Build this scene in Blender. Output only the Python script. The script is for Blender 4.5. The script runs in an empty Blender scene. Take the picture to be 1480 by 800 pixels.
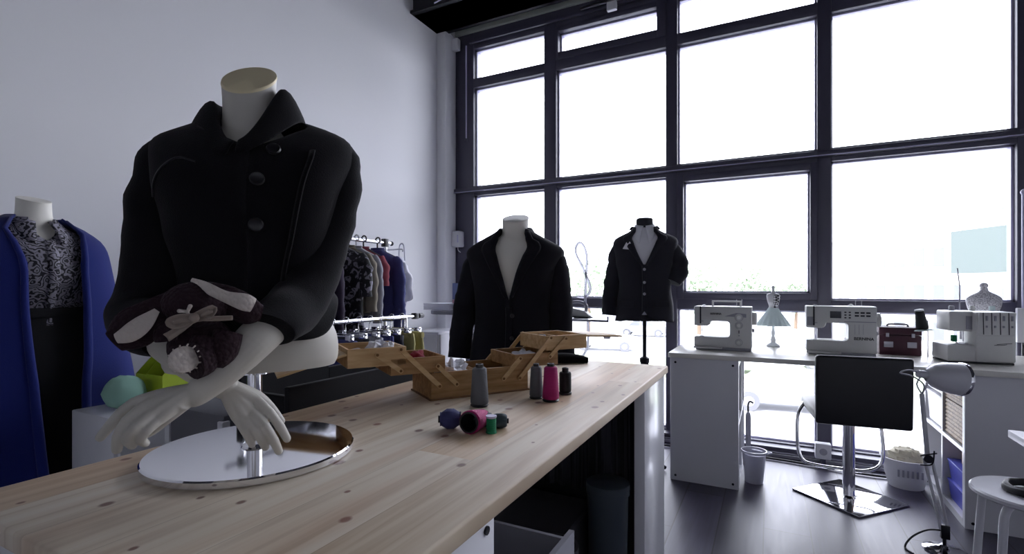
import bpy, bmesh, math, random
from mathutils import Vector, Matrix, noise, Quaternion
random.seed(7)
PI = math.pi
SC = bpy.context.scene
COL = SC.collection
# ------------------------------------------------------------------ measuring helpers
TH = math.radians(27.2); F = 725.0; CH = 1.17
tc, ts = math.cos(TH), math.sin(TH)
def ray(px, py):
    u = (px-740)/F
    return Vector((-ts+u*tc, tc+u*ts, -(py-415)/F))
def onz(px, py, z):
    r = ray(px, py); t = (z-CH)/r.z
    return Vector((r.x*t, r.y*t, z))
def onY(px, py, Y):
    r = ray(px, py); t = Y/r.y
    return Vector((r.x*t, Y, CH+r.z*t))
def onX(px, py, X):
    r = ray(px, py); t = X/r.x
    return Vector((X, r.y*t, CH+r.z*t))
class Fr:
    """local frame of a thing: origin and turn about z; at() measures a point at local depth ly"""
    def __init__(s, x, y, z, a):
        s.o = Vector((x, y, z)); s.a = a; s.c = math.cos(a); s.s = math.sin(a)
    def at(s, px, py, ly):
        r = ray(px, py); ox, oy, oz = s.o
        lx0 = -ox*s.c-oy*s.s; ly0 = ox*s.s-oy*s.c
        dx = r.x*s.c+r.y*s.s; dy = -r.x*s.s+r.y*s.c
        t = (ly-ly0)/dy
        return Vector((lx0+dx*t, ly, CH+r.z*t-oz))
# ------------------------------------------------------------------ materials
def lin(c):
    if isinstance(c, str):
        c = c.lstrip('#'); c = [int(c[i:i+2], 16)/255 for i in (0, 2, 4)]
    return tuple(x/12.92 if x <= .04045 else ((x+.055)/1.055)**2.4 for x in c)+(1,)
def mat(name, col, rough=.5, metal=0, spec=None, bump=0, bscale=200, vary=0, vscale=20, trans=0, sheen=0, alpha=None, coat=0):
    m = bpy.data.materials.new(name); m.use_nodes = True
    nt = m.node_tree; b = nt.nodes['Principled BSDF']
    c = lin(col)
    b.inputs['Base Color'].default_value = c
    b.inputs['Roughness'].default_value = rough; b.inputs['Metallic'].default_value = metal
    if spec is not None: b.inputs['Specular IOR Level'].default_value = spec
    if trans: b.inputs['Transmission Weight'].default_value = trans
    if coat: b.inputs['Coat Weight'].default_value = coat
    if sheen:
        b.inputs['Sheen Weight'].default_value = sheen; b.inputs['Sheen Roughness'].default_value = .5
    if alpha is not None: b.inputs['Alpha'].default_value = alpha
    tcn = nt.nodes.new('ShaderNodeTexCoord')
    if vary:
        n = nt.nodes.new('ShaderNodeTexNoise'); n.inputs['Scale'].default_value = vscale; n.inputs['Detail'].default_value = 4
        nt.links.new(tcn.outputs['Object'], n.inputs['Vector'])
        mx = nt.nodes.new('ShaderNodeMix'); mx.data_type = 'RGBA'
        mx.inputs[6].default_value = tuple(max(0, x*(1-vary)) for x in c[:3])+(1,)
        mx.inputs[7].default_value = tuple(min(1, x*(1+vary)) for x in c[:3])+(1,)
        nt.links.new(n.outputs['Fac'], mx.inputs[0]); nt.links.new(mx.outputs[2], b.inputs['Base Color'])
    if bump:
        n = nt.nodes.new('ShaderNodeTexNoise'); n.inputs['Scale'].default_value = bscale
        nt.links.new(tcn.outputs['Object'], n.inputs['Vector'])
        bp = nt.nodes.new('ShaderNodeBump'); bp.inputs['Strength'].default_value = bump; bp.inputs['Distance'].default_value = .002
        nt.links.new(n.outputs['Fac'], bp.inputs['Height']); nt.links.new(bp.outputs['Normal'], b.inputs['Normal'])
    return m
def ramp(nt, stops, src, interp='LINEAR'):
    r = nt.nodes.new('ShaderNodeValToRGB'); r.color_ramp.interpolation = interp
    els = r.color_ramp.elements
    while len(els) < len(stops): els.new(.5)
    for e, (p, c) in zip(els, stops): e.position = p; e.color = lin(c)
    nt.links.new(src, r.inputs[0]); return r
def math_node(nt, op, a, b=None, c=None):
    n = nt.nodes.new('ShaderNodeMath'); n.operation = op
    for i, v in enumerate((a, b, c)):
        if v is None: continue
        if isinstance(v, (int, float)): n.inputs[i].default_value = v
        else: nt.links.new(v, n.inputs[i])
    return n.outputs[0]
def mixc(nt, fac, a, b, mode='MIX'):
    n = nt.nodes.new('ShaderNodeMix'); n.data_type = 'RGBA'; n.blend_type = mode
    for i, v in ((0, fac), (6, a), (7, b)):
        if isinstance(v, (int, float)): n.inputs[i].default_value = v
        elif isinstance(v, tuple): n.inputs[i].default_value = v
        else: nt.links.new(v, n.inputs[i])
    return n.outputs[2]
def pine_mat():
    m = mat('pine_boards', '#d8c3a4', .5); nt = m.node_tree; b = nt.nodes['Principled BSDF']
    tcn = nt.nodes.new('ShaderNodeTexCoord'); sx = nt.nodes.new('ShaderNodeSeparateXYZ')
    nt.links.new(tcn.outputs['Object'], sx.inputs[0])
    px = math_node(nt, 'DIVIDE', sx.outputs['X'], .122)
    pid = math_node(nt, 'FLOOR', px)
    # boards are also staggered along the length
    off = math_node(nt, 'MULTIPLY', math_node(nt, 'FRACT', math_node(nt, 'MULTIPLY', pid, .37)), 1.1)
    seg = math_node(nt, 'FLOOR', math_node(nt, 'DIVIDE', math_node(nt, 'ADD', sx.outputs['Y'], off), 1.3))
    wn = nt.nodes.new('ShaderNodeTexWhiteNoise'); wn.noise_dimensions = '2D'
    cb = nt.nodes.new('ShaderNodeCombineXYZ'); nt.links.new(pid, cb.inputs[0]); nt.links.new(seg, cb.inputs[1])
    nt.links.new(cb.outputs[0], wn.inputs['Vector'])
    tone = ramp(nt, [(0, '#cbbda6'), (.4, '#d8ccb8'), (.75, '#ded5c4'), (1, '#d2bc9f')], wn.outputs['Value'])
    mp = nt.nodes.new('ShaderNodeMapping'); mp.inputs['Scale'].default_value = (26, 1.1, 1)
    nt.links.new(tcn.outputs['Object'], mp.inputs[0])
    gv = nt.nodes.new('ShaderNodeVectorMath'); gv.operation = 'ADD'
    nt.links.new(mp.outputs[0], gv.inputs[0])
    cb2 = nt.nodes.new('ShaderNodeCombineXYZ'); nt.links.new(math_node(nt, 'MULTIPLY', wn.outputs['Value'], 40), cb2.inputs[2])
    nt.links.new(cb2.outputs[0], gv.inputs[1])
    gn = nt.nodes.new('ShaderNodeTexNoise'); gn.inputs['Scale'].default_value = 1.6; gn.inputs['Detail'].default_value = 5; gn.inputs['Distortion'].default_value = .6
    nt.links.new(gv.outputs[0], gn.inputs['Vector'])
    grain = ramp(nt, [(.3, '#b79878'), (.5, '#efe6da'), (.7, '#ffffff')], gn.outputs['Fac'])
    c1 = mixc(nt, .5, tone.outputs[0], grain.outputs[0], 'MULTIPLY')
    # broad warm heartwood streaks
    ws = nt.nodes.new('ShaderNodeTexNoise'); ws.inputs['Scale'].default_value = 1.0; ws.inputs['Detail'].default_value = 3
    mp3 = nt.nodes.new('ShaderNodeMapping'); mp3.inputs['Scale'].default_value = (9, .9, 1); nt.links.new(tcn.outputs['Object'], mp3.inputs[0]); nt.links.new(mp3.outputs[0], ws.inputs['Vector'])
    wr = ramp(nt, [(.5, '#ffffff'), (.68, '#d9aa83')], ws.outputs['Fac'])
    c1 = mixc(nt, .38, c1, wr.outputs[0], 'MULTIPLY')
    # knots
    mp2 = nt.nodes.new('ShaderNodeMapping'); mp2.inputs['Scale'].default_value = (10.5, 8.0, 1); mp2.inputs['Location'].default_value = (.3, .2, 0)
    nt.links.new(tcn.outputs['Object'], mp2.inputs[0])
    vo = nt.nodes.new('ShaderNodeTexVoronoi'); vo.voronoi_dimensions = '2D'; vo.inputs['Scale'].default_value = 1
    nt.links.new(mp2.outputs[0], vo.inputs['Vector'])
    sc = nt.nodes.new('ShaderNodeSeparateColor'); nt.links.new(vo.outputs['Color'], sc.inputs[0])
    keep = math_node(nt, 'GREATER_THAN', sc.outputs[0], .42)
    size = math_node(nt, 'MULTIPLY_ADD', sc.outputs[1], .085, .03)
    kd = math_node(nt, 'DIVIDE', vo.outputs['Distance'], size)
    kf = ramp(nt, [(.55, '#ffffff'), (1.0, '#000000')], math_node(nt, 'MULTIPLY', kd, .9))
    kk = math_node(nt, 'MULTIPLY', kf.outputs[0], keep)
    kcol = ramp(nt, [(0, '#5b3327'), (1, '#7d4a3c')], sc.outputs[2])
    c2 = mixc(nt, math_node(nt, 'MULTIPLY', kk, .85), c1, kcol.outputs[0])
    # board joints
    fx = math_node(nt, 'FRACT', px)
    j = math_node(nt, 'LESS_THAN', fx, .012)
    c3 = mixc(nt, math_node(nt, 'MULTIPLY', j, .35), c2, lin('#7c6550'))
    nt.links.new(c3, b.inputs['Base Color'])
    bp = nt.nodes.new('ShaderNodeBump'); bp.inputs['Strength'].default_value = .12; bp.inputs['Distance'].default_value = .001
    nt.links.new(gn.outputs['Fac'], bp.inputs['Height']); nt.links.new(bp.outputs['Normal'], b.inputs['Normal'])
    return m
def ply_mat(name, col, dark):
    m = mat(name, col, .55); nt = m.node_tree; b = nt.nodes['Principled BSDF']
    tcn = nt.nodes.new('ShaderNodeTexCoord'); mp = nt.nodes.new('ShaderNodeMapping'); mp.inputs['Scale'].default_value = (8, 60, 60)
    nt.links.new(tcn.outputs['Object'], mp.inputs[0])
    n = nt.nodes.new('ShaderNodeTexNoise'); n.inputs['Scale'].default_value = 1.2; n.inputs['Detail'].default_value = 4
    nt.links.new(mp.outputs[0], n.inputs['Vector'])
    r = ramp(nt, [(.35, dark), (.65, col)], n.outputs['Fac']); nt.links.new(r.outputs[0], b.inputs['Base Color'])
    return m
def floor_mat():
    m = mat('dark_laminate', '#3b3a42', .32); nt = m.node_tree; b = nt.nodes['Principled BSDF']
    tcn = nt.nodes.new('ShaderNodeTexCoord'); sx = nt.nodes.new('ShaderNodeSeparateXYZ'); nt.links.new(tcn.outputs['Object'], sx.inputs[0])
    px = math_node(nt, 'DIVIDE', math_node(nt, 'ADD', sx.outputs['X'], 10.03), .2); pid = math_node(nt, 'FLOOR', px)
    off = math_node(nt, 'MULTIPLY', math_node(nt, 'FRACT', math_node(nt, 'MULTIPLY', pid, .618)), 1.3)
    py = math_node(nt, 'DIVIDE', math_node(nt, 'ADD', sx.outputs['Y'], off), 1.3); seg = math_node(nt, 'FLOOR', py)
    cb = nt.nodes.new('ShaderNodeCombineXYZ'); nt.links.new(pid, cb.inputs[0]); nt.links.new(seg, cb.inputs[1])
    wn = nt.nodes.new('ShaderNodeTexWhiteNoise'); wn.noise_dimensions = '2D'; nt.links.new(cb.outputs[0], wn.inputs['Vector'])
    tone = ramp(nt, [(0, '#3c394b'), (1, '#4e4a60')], wn.outputs['Value'])
    mp = nt.nodes.new('ShaderNodeMapping'); mp.inputs['Scale'].default_value = (40, 2.5, 1); nt.links.new(tcn.outputs['Object'], mp.inputs[0])
    n = nt.nodes.new('ShaderNodeTexNoise'); n.inputs['Scale'].default_value = 1.5; n.inputs['Detail'].default_value = 5; nt.links.new(mp.outputs[0], n.inputs['Vector'])
    g = ramp(nt, [(.3, '#b0b0b0'), (.7, '#ffffff')], n.outputs['Fac'])
    c = mixc(nt, .7, tone.outputs[0], g.outputs[0], 'MULTIPLY')
    j = math_node(nt, 'MAXIMUM', math_node(nt, 'LESS_THAN', math_node(nt, 'FRACT', px), .03), math_node(nt, 'LESS_THAN', math_node(nt, 'FRACT', py), .004))
    c = mixc(nt, j, c, lin('#0b0a0e'))
    nt.links.new(c, b.inputs['Base Color'])
    rr = nt.nodes.new('ShaderNodeMapRange'); rr.inputs[3].default_value = .3; rr.inputs[4].default_value = .46
    nt.links.new(n.outputs['Fac'], rr.inputs[0]); nt.links.new(rr.outputs[0], b.inputs['Roughness'])
    return m
def paisley_mat():
    m = mat('paisley_print', '#555566', .8); nt = m.node_tree; b = nt.nodes['Principled BSDF']
    tcn = nt.nodes.new('ShaderNodeTexCoord')
    n = nt.nodes.new('ShaderNodeTexNoise'); n.inputs['Scale'].default_value = 9; n.inputs['Detail'].default_value = 1
    nt.links.new(tcn.outputs['Object'], n.inputs['Vector'])
    w = nt.nodes.new('ShaderNodeTexWave'); w.wave_type = 'RINGS'; w.inputs['Scale'].default_value = 8; w.inputs['Distortion'].default_value = 34; w.inputs['Detail'].default_value = 2.5; w.inputs['Detail Scale'].default_value = 2.6
    nt.links.new(tcn.outputs['Object'], w.inputs['Vector'])
    r = ramp(nt, [(.35, '#17161f'), (.5, '#c3bfca'), (.6, '#1f1d28'), (.78, '#8d8a98')], w.outputs['Fac'])
    nt.links.new(r.outputs[0], b.inputs['Base Color']); return m
def speck_mat(name, a, bcol, scale, thr=.5, aniso=(1, 1, 1)):
    m = mat(name, a, .8); nt = m.node_tree; b = nt.nodes['Principled BSDF']
    tcn = nt.nodes.new('ShaderNodeTexCoord'); mp = nt.nodes.new('ShaderNodeMapping'); mp.inputs['Scale'].default_value = aniso
    nt.links.new(tcn.outputs['Object'], mp.inputs[0])
    n = nt.nodes.new('ShaderNodeTexNoise'); n.inputs['Scale'].default_value = scale; n.inputs['Detail'].default_value = 3; n.inputs['Distortion'].default_value = 1
    nt.links.new(mp.outputs[0], n.inputs['Vector'])
    r = ramp(nt, [(thr-.02, a), (thr+.02, bcol)], n.outputs['Fac']); nt.links.new(r.outputs[0], b.inputs['Base Color']); return m
def checker_mat():
    m = mat('diamond_check', '#ffffff', .7); nt = m.node_tree; b = nt.nodes['Principled BSDF']
    tcn = nt.nodes.new('ShaderNodeTexCoord'); mp = nt.nodes.new('ShaderNodeMapping'); mp.inputs['Rotation'].default_value = (0, PI/4, 0)
    nt.links.new(tcn.outputs['Object'], mp.inputs[0])
    n = nt.nodes.new('ShaderNodeTexChecker'); n.inputs['Scale'].default_value = 75; n.inputs[1].default_value = lin('#16161c'); n.inputs[2].default_value = lin('#e8e8ee')
    nt.links.new(mp.outputs[0], n.inputs['Vector']); nt.links.new(n.outputs[0], b.inputs['Base Color']); return m
def glass_mat():
    m = bpy.data.materials.new('window_glass'); m.use_nodes = True; nt = m.node_tree; nt.nodes.clear()
    o = nt.nodes.new('ShaderNodeOutputMaterial'); t = nt.nodes.new('ShaderNodeBsdfTransparent'); g = nt.nodes.new('ShaderNodeBsdfGlossy')
    t.inputs[0].default_value = (.96, .97, .98, 1); g.inputs['Roughness'].default_value = .01
    fr = nt.nodes.new('ShaderNodeFresnel'); fr.inputs[0].default_value = 1.25
    mx = nt.nodes.new('ShaderNodeMixShader'); nt.links.new(fr.outputs[0], mx.inputs[0]); nt.links.new(t.outputs[0], mx.inputs[1]); nt.links.new(g.outputs[0], mx.inputs[2])
    nt.links.new(mx.outputs[0], o.inputs[0]); return m
def thread_mat(name, col):
    m = mat(name, col, .75); nt = m.node_tree; b = nt.nodes['Principled BSDF']
    tcn = nt.nodes.new('ShaderNodeTexCoord'); w = nt.nodes.new('ShaderNodeTexWave'); w.bands_direction = 'Z'
    w.inputs['Scale'].default_value = 130; w.inputs['Distortion'].default_value = 1.5
    nt.links.new(tcn.outputs['Object'], w.inputs['Vector'])
    bp = nt.nodes.new('ShaderNodeBump'); bp.inputs['Strength'].default_value = .5; bp.inputs['Distance'].default_value = .001
    nt.links.new(w.outputs['Fac'], bp.inputs['Height']); nt.links.new(bp.outputs['Normal'], b.inputs['Normal']); return m
def knit_mat(name, col):
    m = mat(name, col, .95); nt = m.node_tree; b = nt.nodes['Principled BSDF']
    tcn = nt.nodes.new('ShaderNodeTexCoord'); v = nt.nodes.new('ShaderNodeTexVoronoi'); v.inputs['Scale'].default_value = 170
    nt.links.new(tcn.outputs['Object'], v.inputs['Vector'])
    bp = nt.nodes.new('ShaderNodeBump'); bp.inputs['Strength'].default_value = .9; bp.inputs['Distance'].default_value = .003; bp.invert = True
    nt.links.new(v.outputs['Distance'], bp.inputs['Height']); nt.links.new(bp.outputs['Normal'], b.inputs['Normal']); return m
M = dict(
    gloss=mat('glossy_white_laminate', '#dcdce0', .2), undershade=mat('grey_card', '#38383e', .7), bindark=mat('dull_blue_plastic', '#39424a', .5),  # second material: shade under the table put into a dark board colour
    wall=mat('white_painted_wall', '#eeeef1', .75, bump=.08, bscale=60),
    ceil=mat('dark_ceiling', '#3a3a40', .8), steel=mat('dark_steel_beam', '#1c1c21', .5),
    soffit=mat('pale_soffit', '#b9c0b6', .7),
    frame=mat('dark_window_frame', '#4a4858', .42, bump=.05, bscale=400), seal=mat('pale_window_bead', '#b9b6d2', .4),
    glass=glass_mat(), floor=floor_mat(), pine=pine_mat(),
    lam=mat('white_laminate', '#d5d5da', .28), lamdesk=mat('cream_desktop', '#e6e3da', .3), matte_white=mat('white_matte', '#d8d8dc', .6),
    manq=mat('mannequin_skin', '#bdb9b0', .55, bump=.03, bscale=80), manqw=mat('mannequin_white', '#e2dfd6', .55), capm=mat('mannequin_cap_wood', '#e0d3ae', .6),
    manq_dark=mat('dark_neck_cover', '#22222a', .7),
    chrome=mat('chrome', '#e6e6ea', .06, 1), brushed=mat('brushed_steel', '#b9b9c0', .28, 1), darkmetal=mat('dark_metal', '#2a2a30', .4, .8),
    blackwool=mat('black_wool', '#0f0e12', .95, spec=.15, bump=.5, bscale=500, sheen=.06), blackb=mat('black_button', '#121116', .35),
    navywool=mat('charcoal_suit_cloth', '#17161d', .9, spec=.2, bump=.4, bscale=500, sheen=.06),
    greyw=mat('dark_grey_suit_cloth', '#2f2f36', .9, spec=.2, bump=.4, bscale=500, sheen=.12),
    blue=mat('royal_blue_wool', '#1e2868', .95, spec=.15, bump=.6, bscale=420, sheen=.12), paisley=paisley_mat(),
    blackskirt=mat('black_skirt_cloth', '#141419', .9, bump=.3, bscale=300), whitecloth=mat('white_cotton', '#e9e9ee', .85),
    knit=knit_mat('burgundy_knit', '#230d18'), knitw=knit_mat('cream_knit', '#c9c0b8'), ribbon=mat('taupe_ribbon', '#93857b', .6),
    ply=ply_mat('sewing_box_wood', '#ad8657', '#8b6537'), plyd=ply_mat('sewing_box_dark_wood', '#7d5935', '#5e4023'), screw=mat('brass_screw', '#7a5a3a', .4, .8), plyl=ply_mat('sewing_box_light_wood', '#cfae80', '#b8935f'),
    t_grey=thread_mat('grey_thread', '#5f6166'), t_mag=thread_mat('magenta_thread', '#a01460'), t_blk=thread_mat('black_thread', '#1b1b1e'),
    t_blue=thread_mat('blue_thread', '#3b3e6e'), t_green=thread_mat('green_thread', '#0f7a50'), t_teal=thread_mat('slate_thread', '#39464e'), cone=mat('cone_tube', '#17151a', .5),
    black=mat('black_leather', '#17171b', .45, bump=.1, bscale=300), blackplastic=mat('black_plastic', '#1a1a1e', .4),
    machine=mat('machine_white_plastic', '#d4d4d2', .35), machine2=mat('machine_grey_plastic', '#9a9aa4', .35), ink=mat('dark_print', '#202028', .5), screen=mat('dark_display', '#33343c', .25),
    maroon=mat('maroon_leather', '#42192a', .5, vary=.2, bump=.2, bscale=150), pearl=mat('silver_label', '#b8b6c0', .35, .5),
    teal=mat('pale_teal_tulle', '#dcebeb', .9), checker=checker_mat(), lace=speck_mat('speckled_print', '#e6e4e8', '#8f8c96', 190, .54),
    lampw=mat('lamp_enamel', '#c4c4ca', .22), wicker=ply_mat('brown_wicker', '#9a7a50', '#6f5434'), bluebox=mat('blue_plastic', '#4a50b8', .35), pinkp=mat('pink_paper', '#d8b0a4', .7),
    lime=mat('lime_card', '#a9bf2c', .6), tealcloth=mat('soft_teal_cloth', '#8fb8a8', .8), greycab=mat('grey_upholstery', '#66666c', .8, bump=.3, bscale=300),
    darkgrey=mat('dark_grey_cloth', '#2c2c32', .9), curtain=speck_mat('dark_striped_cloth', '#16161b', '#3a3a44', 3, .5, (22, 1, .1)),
    bin=mat('clear_plastic_bin', '#d6d6e2', .25, trans=.4), greenfab=mat('green_fabric', '#2f6f30', .9), yellowfab=mat('straw_yellow_cloth', '#a39a63', .85),
    red=mat('dusty_red_jersey', '#8e3f4c', .9), greyfab=mat('light_grey_cloth', '#8d8d96', .9), bluefab=mat('navy_jacket_cloth', '#33376c', .85, bump=.3, bscale=300), floral=speck_mat('black_white_floral', '#17171c', '#8a8794', 22, .56), beige=mat('beige_knitwear', '#857d70', .9, bump=.4, bscale=250),
    purple=mat('dark_purple_cloth', '#2c2236', .9), crimson=mat('crimson_yarn', '#7e1428', .9, bump=.8, bscale=200), lacew=mat('white_lace', '#dedee4', .9, bump=1, bscale=150), paper=mat('white_paper', '#e0e0e8', .7), bluepaper=mat('blue_packet', '#5f6f9e', .5), pinkpacket=mat('pink_packet', '#b58a98', .5),
    baggy=mat('white_plastic_bag', '#e4e4ee', .35, trans=.3), asphalt=mat('asphalt', '#b0b0b2', .9, vary=.08, vscale=.4), grass=mat('grass_verge', '#a3ad92', .95, vary=.2, vscale=1),
    bwall=mat('pale_render_facade', '#e2e0dc', .8), bglass=mat('facade_glazing', '#545b59', .6, spec=.1), bglass2=mat('office_window_glass', '#6a6c71', .6, spec=.1), leaf=mat('hazed_tree_leaves', '#8f9c84', .9, vary=.4, vscale=3), bark=mat('tree_bark', '#6d5c4c', .9),  # leaf green paled, outdoor haze and flare put into its colour
    carw=mat('white_car_paint', '#d8d8dc', .2, coat=.5), cars=mat('silver_car_paint', '#a4a6ac', .25, .5, coat=.5), tyre=mat('tyre_rubber', '#5a5a5e', .8),
    terr=mat('towel_cream', '#cfc9b4', .95, bump=.8, bscale=120), label=mat('white_label', '#e6e6f2', .6),
)
def uvw(): pass
# ------------------------------------------------------------------ mesh builder
def V(*a): return Vector(a)
def catmull(pts, n):
    """pts: list of tuples (any length); returns smooth resampling with n steps per span"""
    out = []
    P = [pts[0]]+list(pts)+[pts[-1]]
    for i in range(1, len(P)-2):
        for k in range(n):
            t = k/n; a, b, c, d = P[i-1], P[i], P[i+1], P[i+2]
            out.append(tuple(.5*((2*b[j])+(-a[j]+c[j])*t+(2*a[j]-5*b[j]+4*c[j]-d[j])*t*t+(-a[j]+3*b[j]-3*c[j]+d[j])*t**3) for j in range(len(b))))
    out.append(tuple(pts[-1])); return out
class MB:
    def __init__(s): s.bm = bmesh.new()
    def box(s, x0, x1, y0, y1, z0, z1, bev=0, rot=None, seg=2):
        b2 = bmesh.new()
        vs = [b2.verts.new((x, y, z)) for x in (x0, x1) for y in (y0, y1) for z in (z0, z1)]
        for f in ((0, 1, 3, 2), (4, 6, 7, 5), (0, 4, 5, 1), (2, 3, 7, 6), (0, 2, 6, 4), (1, 5, 7, 3)): b2.faces.new([vs[i] for i in f])
        bmesh.ops.recalc_face_normals(b2, faces=b2.faces)
        if bev: bmesh.ops.bevel(b2, geom=b2.edges[:], offset=bev, segments=seg, profile=.5, affect='EDGES')
        if rot: bmesh.ops.transform(b2, matrix=rot, verts=b2.verts)
        s.merge(b2); return s
    def merge(s, b2):
        mp = {}
        for v in b2.verts: mp[v] = s.bm.verts.new(v.co)
        for f in b2.faces:
            nf = s.bm.faces.new([mp[v] for v in f.verts]); nf.smooth = f.smooth
        b2.free()
    def prism(s, pts, d, axis='y', base=0, bev=0, smooth=False):
        """extrude polygon pts (a,b) by d along axis from base"""
        b2 = bmesh.new()
        def P(a, b, e): return {'y': (a, e, b), 'z': (a, b, e), 'x': (e, a, b)}[axis]
        A = [b2.verts.new(P(a, b, base)) for a, b in pts]; B = [b2.verts.new(P(a, b, base+d)) for a, b in pts]
        n = len(pts); b2.faces.new(A); b2.faces.new(B[::-1])
        for i in range(n): b2.faces.new((A[i], B[i], B[(i+1) % n], A[(i+1) % n]))
        bmesh.ops.recalc_face_normals(b2, faces=b2.faces)
        if bev: bmesh.ops.bevel(b2, geom=b2.edges[:], offset=bev, segments=2, profile=.5, affect='EDGES')
        s.merge(b2); return s
    def rings(s, R, closed=True, caps=True, smooth=True):
        L = [[s.bm.verts.new(p) for p in r] for r in R]
        n = len(L[0])
        for a, b in zip(L, L[1:]):
            for i in range(n if closed else n-1):
                j = (i+1) % n
                f = s.bm.faces.new((a[i], a[j], b[j], b[i])); f.smooth = smooth
        if caps and closed:
            for r in (L[0], L[-1]):
                try: s.bm.faces.new(r)
                except ValueError: pass
        return s
    def lathe(s, prof, seg=32, o=(0, 0, 0), axis=None, smooth=True, caps=True):
        q = Vector((0, 0, 1)).rotation_difference(Vector(axis).normalized()) if axis else Quaternion()
        o = Vector(o)
        R = [[o+q @ Vector((max(r, 1e-4)*math.cos(2*PI*i/seg), max(r, 1e-4)*math.sin(2*PI*i/seg), z)) for i in range(seg)] for r, z in prof]
        return s.rings(R, caps=caps, smooth=smooth)
    def cyl(s, a, b, r, r2=None, seg=20, smooth=True):
        a, b = Vector(a), Vector(b); d = b-a; L = d.length
        return s.lathe([(r, 0), (r if r2 is None else r2, L)], seg, a, d, smooth)
    def tube(s, pts, rad, seg=12, n=5, flat=1.0, smooth=True, caps=True):
        """tube through points; rad number or list; catmull smoothed; flat squashes the section's second axis"""
        if isinstance(rad, (int, float)): rad = [rad]*len(pts)
        P = [tuple(p)+(r,) for p, r in zip(pts, rad)]
        if n > 1: P = catmull(P, n)
        C = [Vector(p[:3]) for p in P]; Rr = [p[3] for p in P]
        up = None; R = []
        for i, c in enumerate(C):
            t = (C[min(i+1, len(C)-1)]-C[max(i-1, 0)])
            t = t.normalized() if t.length > 1e-9 else Vector((0, 0, 1))
            if up is None:
                up = Vector((0, 1, 0)) if abs(t.y) < .9 else Vector((1, 0, 0))
            a = t.cross(up)
            a = a.normalized() if a.length > 1e-6 else Vector((1, 0, 0))
            b = a.cross(t).normalized(); up = b
            R.append([c+a*(Rr[i]*math.cos(2*PI*k/seg))+b*(Rr[i]*flat*math.sin(2*PI*k/seg)) for k in range(seg)])
        return s.rings(R, caps=caps, smooth=smooth)
    def ball(s, c, r, seg=20, rz=None):
        """ellipsoid, r=(rx,ry,rz) or number, optional rotation matrix"""
        if isinstance(r, (int, float)): r = (r, r, r)
        b2 = bmesh.new(); bmesh.ops.create_uvsphere(b2, u_segments=seg, v_segments=max(8, seg*2//3), radius=1)
        mtx = Matrix.Translation(Vector(c)) @ (rz.to_4x4() if rz else Matrix()) @ Matrix.Diagonal((*r, 1))
        bmesh.ops.transform(b2, matrix=mtx, verts=b2.verts)
        for f in b2.faces: f.smooth = True
        s.merge(b2); return s
    def grid(s, G, smooth=True):
        return s.rings(G, closed=False, caps=False, smooth=smooth)
    def build(s, name, m, parent=None, solid=0, sub=0, bevel=0, loc=None, rot=None, recalc=True, offset=0, remesh=0, smoothf=0, weighted=False):
        if recalc: bmesh.ops.recalc_face_normals(s.bm, faces=s.bm.faces)
        me = bpy.data.meshes.new(name); s.bm.to_mesh(me); s.bm.free()
        me.materials.append(m)
        if not remesh and not sub: me.set_sharp_from_angle(angle=math.radians(42))
        o = bpy.data.objects.new(name, me); COL.objects.link(o)
        if parent: o.parent = parent
        if loc is not None: o.location = loc
        if rot is not None: o.rotation_euler = rot
        if solid:
            md = o.modifiers.new('solid', 'SOLIDIFY'); md.thickness = solid; md.offset = offset
        if remesh:
            md = o.modifiers.new('remesh', 'REMESH'); md.mode = 'VOXEL'; md.voxel_size = remesh; md.use_smooth_shade = True
            md = o.modifiers.new('smooth', 'SMOOTH'); md.factor = .5; md.iterations = smoothf or 4
        if bevel:
            md = o.modifiers.new('bevel', 'BEVEL'); md.width = bevel; md.segments = 2; md.limit_method = 'ANGLE'
        if sub:
            md = o.modifiers.new('sub', 'SUBSURF'); md.levels = sub; md.render_levels = sub
        return o
def tag(o, label=None, cat=None, group=None, kind=None):
    if label: o['label'] = label
    if cat: o['category'] = cat
    if group: o['group'] = group
    if kind: o['kind'] = kind
    return o
def thing(name, label, cat, loc=(0, 0, 0), rz=0, group=None):
    o = bpy.data.objects.new(name, None); COL.objects.link(o); o.empty_display_size = .1
    o.location = loc; o.rotation_euler = (0, 0, rz)
    return tag(o, label, cat, group)
def structure(o): o['kind'] = 'structure'; return o
def copy_tree(o, parent=None):
    c = o.copy(); COL.objects.link(c)
    if parent: c.parent = parent
    for ch in [x for x in bpy.data.objects if x.parent == o]: copy_tree(ch, c)
    return c
def txt(body, size, m, parent, loc, rot=(PI/2, 0, 0), name='lettering', ext=.0006, off=0):
    cu = bpy.data.curves.new(name, 'FONT'); cu.body = body; cu.size = size; cu.extrude = ext; cu.offset = off; cu.align_x = 'CENTER'; cu.align_y = 'CENTER'
    tmp = bpy.data.objects.new(name, cu); COL.objects.link(tmp)
    bpy.context.view_layer.update()
    me = bpy.data.meshes.new_from_object(tmp.evaluated_get(bpy.context.evaluated_depsgraph_get()))
    bpy.data.objects.remove(tmp)
    o = bpy.data.objects.new(name, me); COL.objects.link(o); me.materials.clear(); me.materials.append(m)
    o.parent = parent; o.location = loc; o.rotation_euler = rot
    return o
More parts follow.
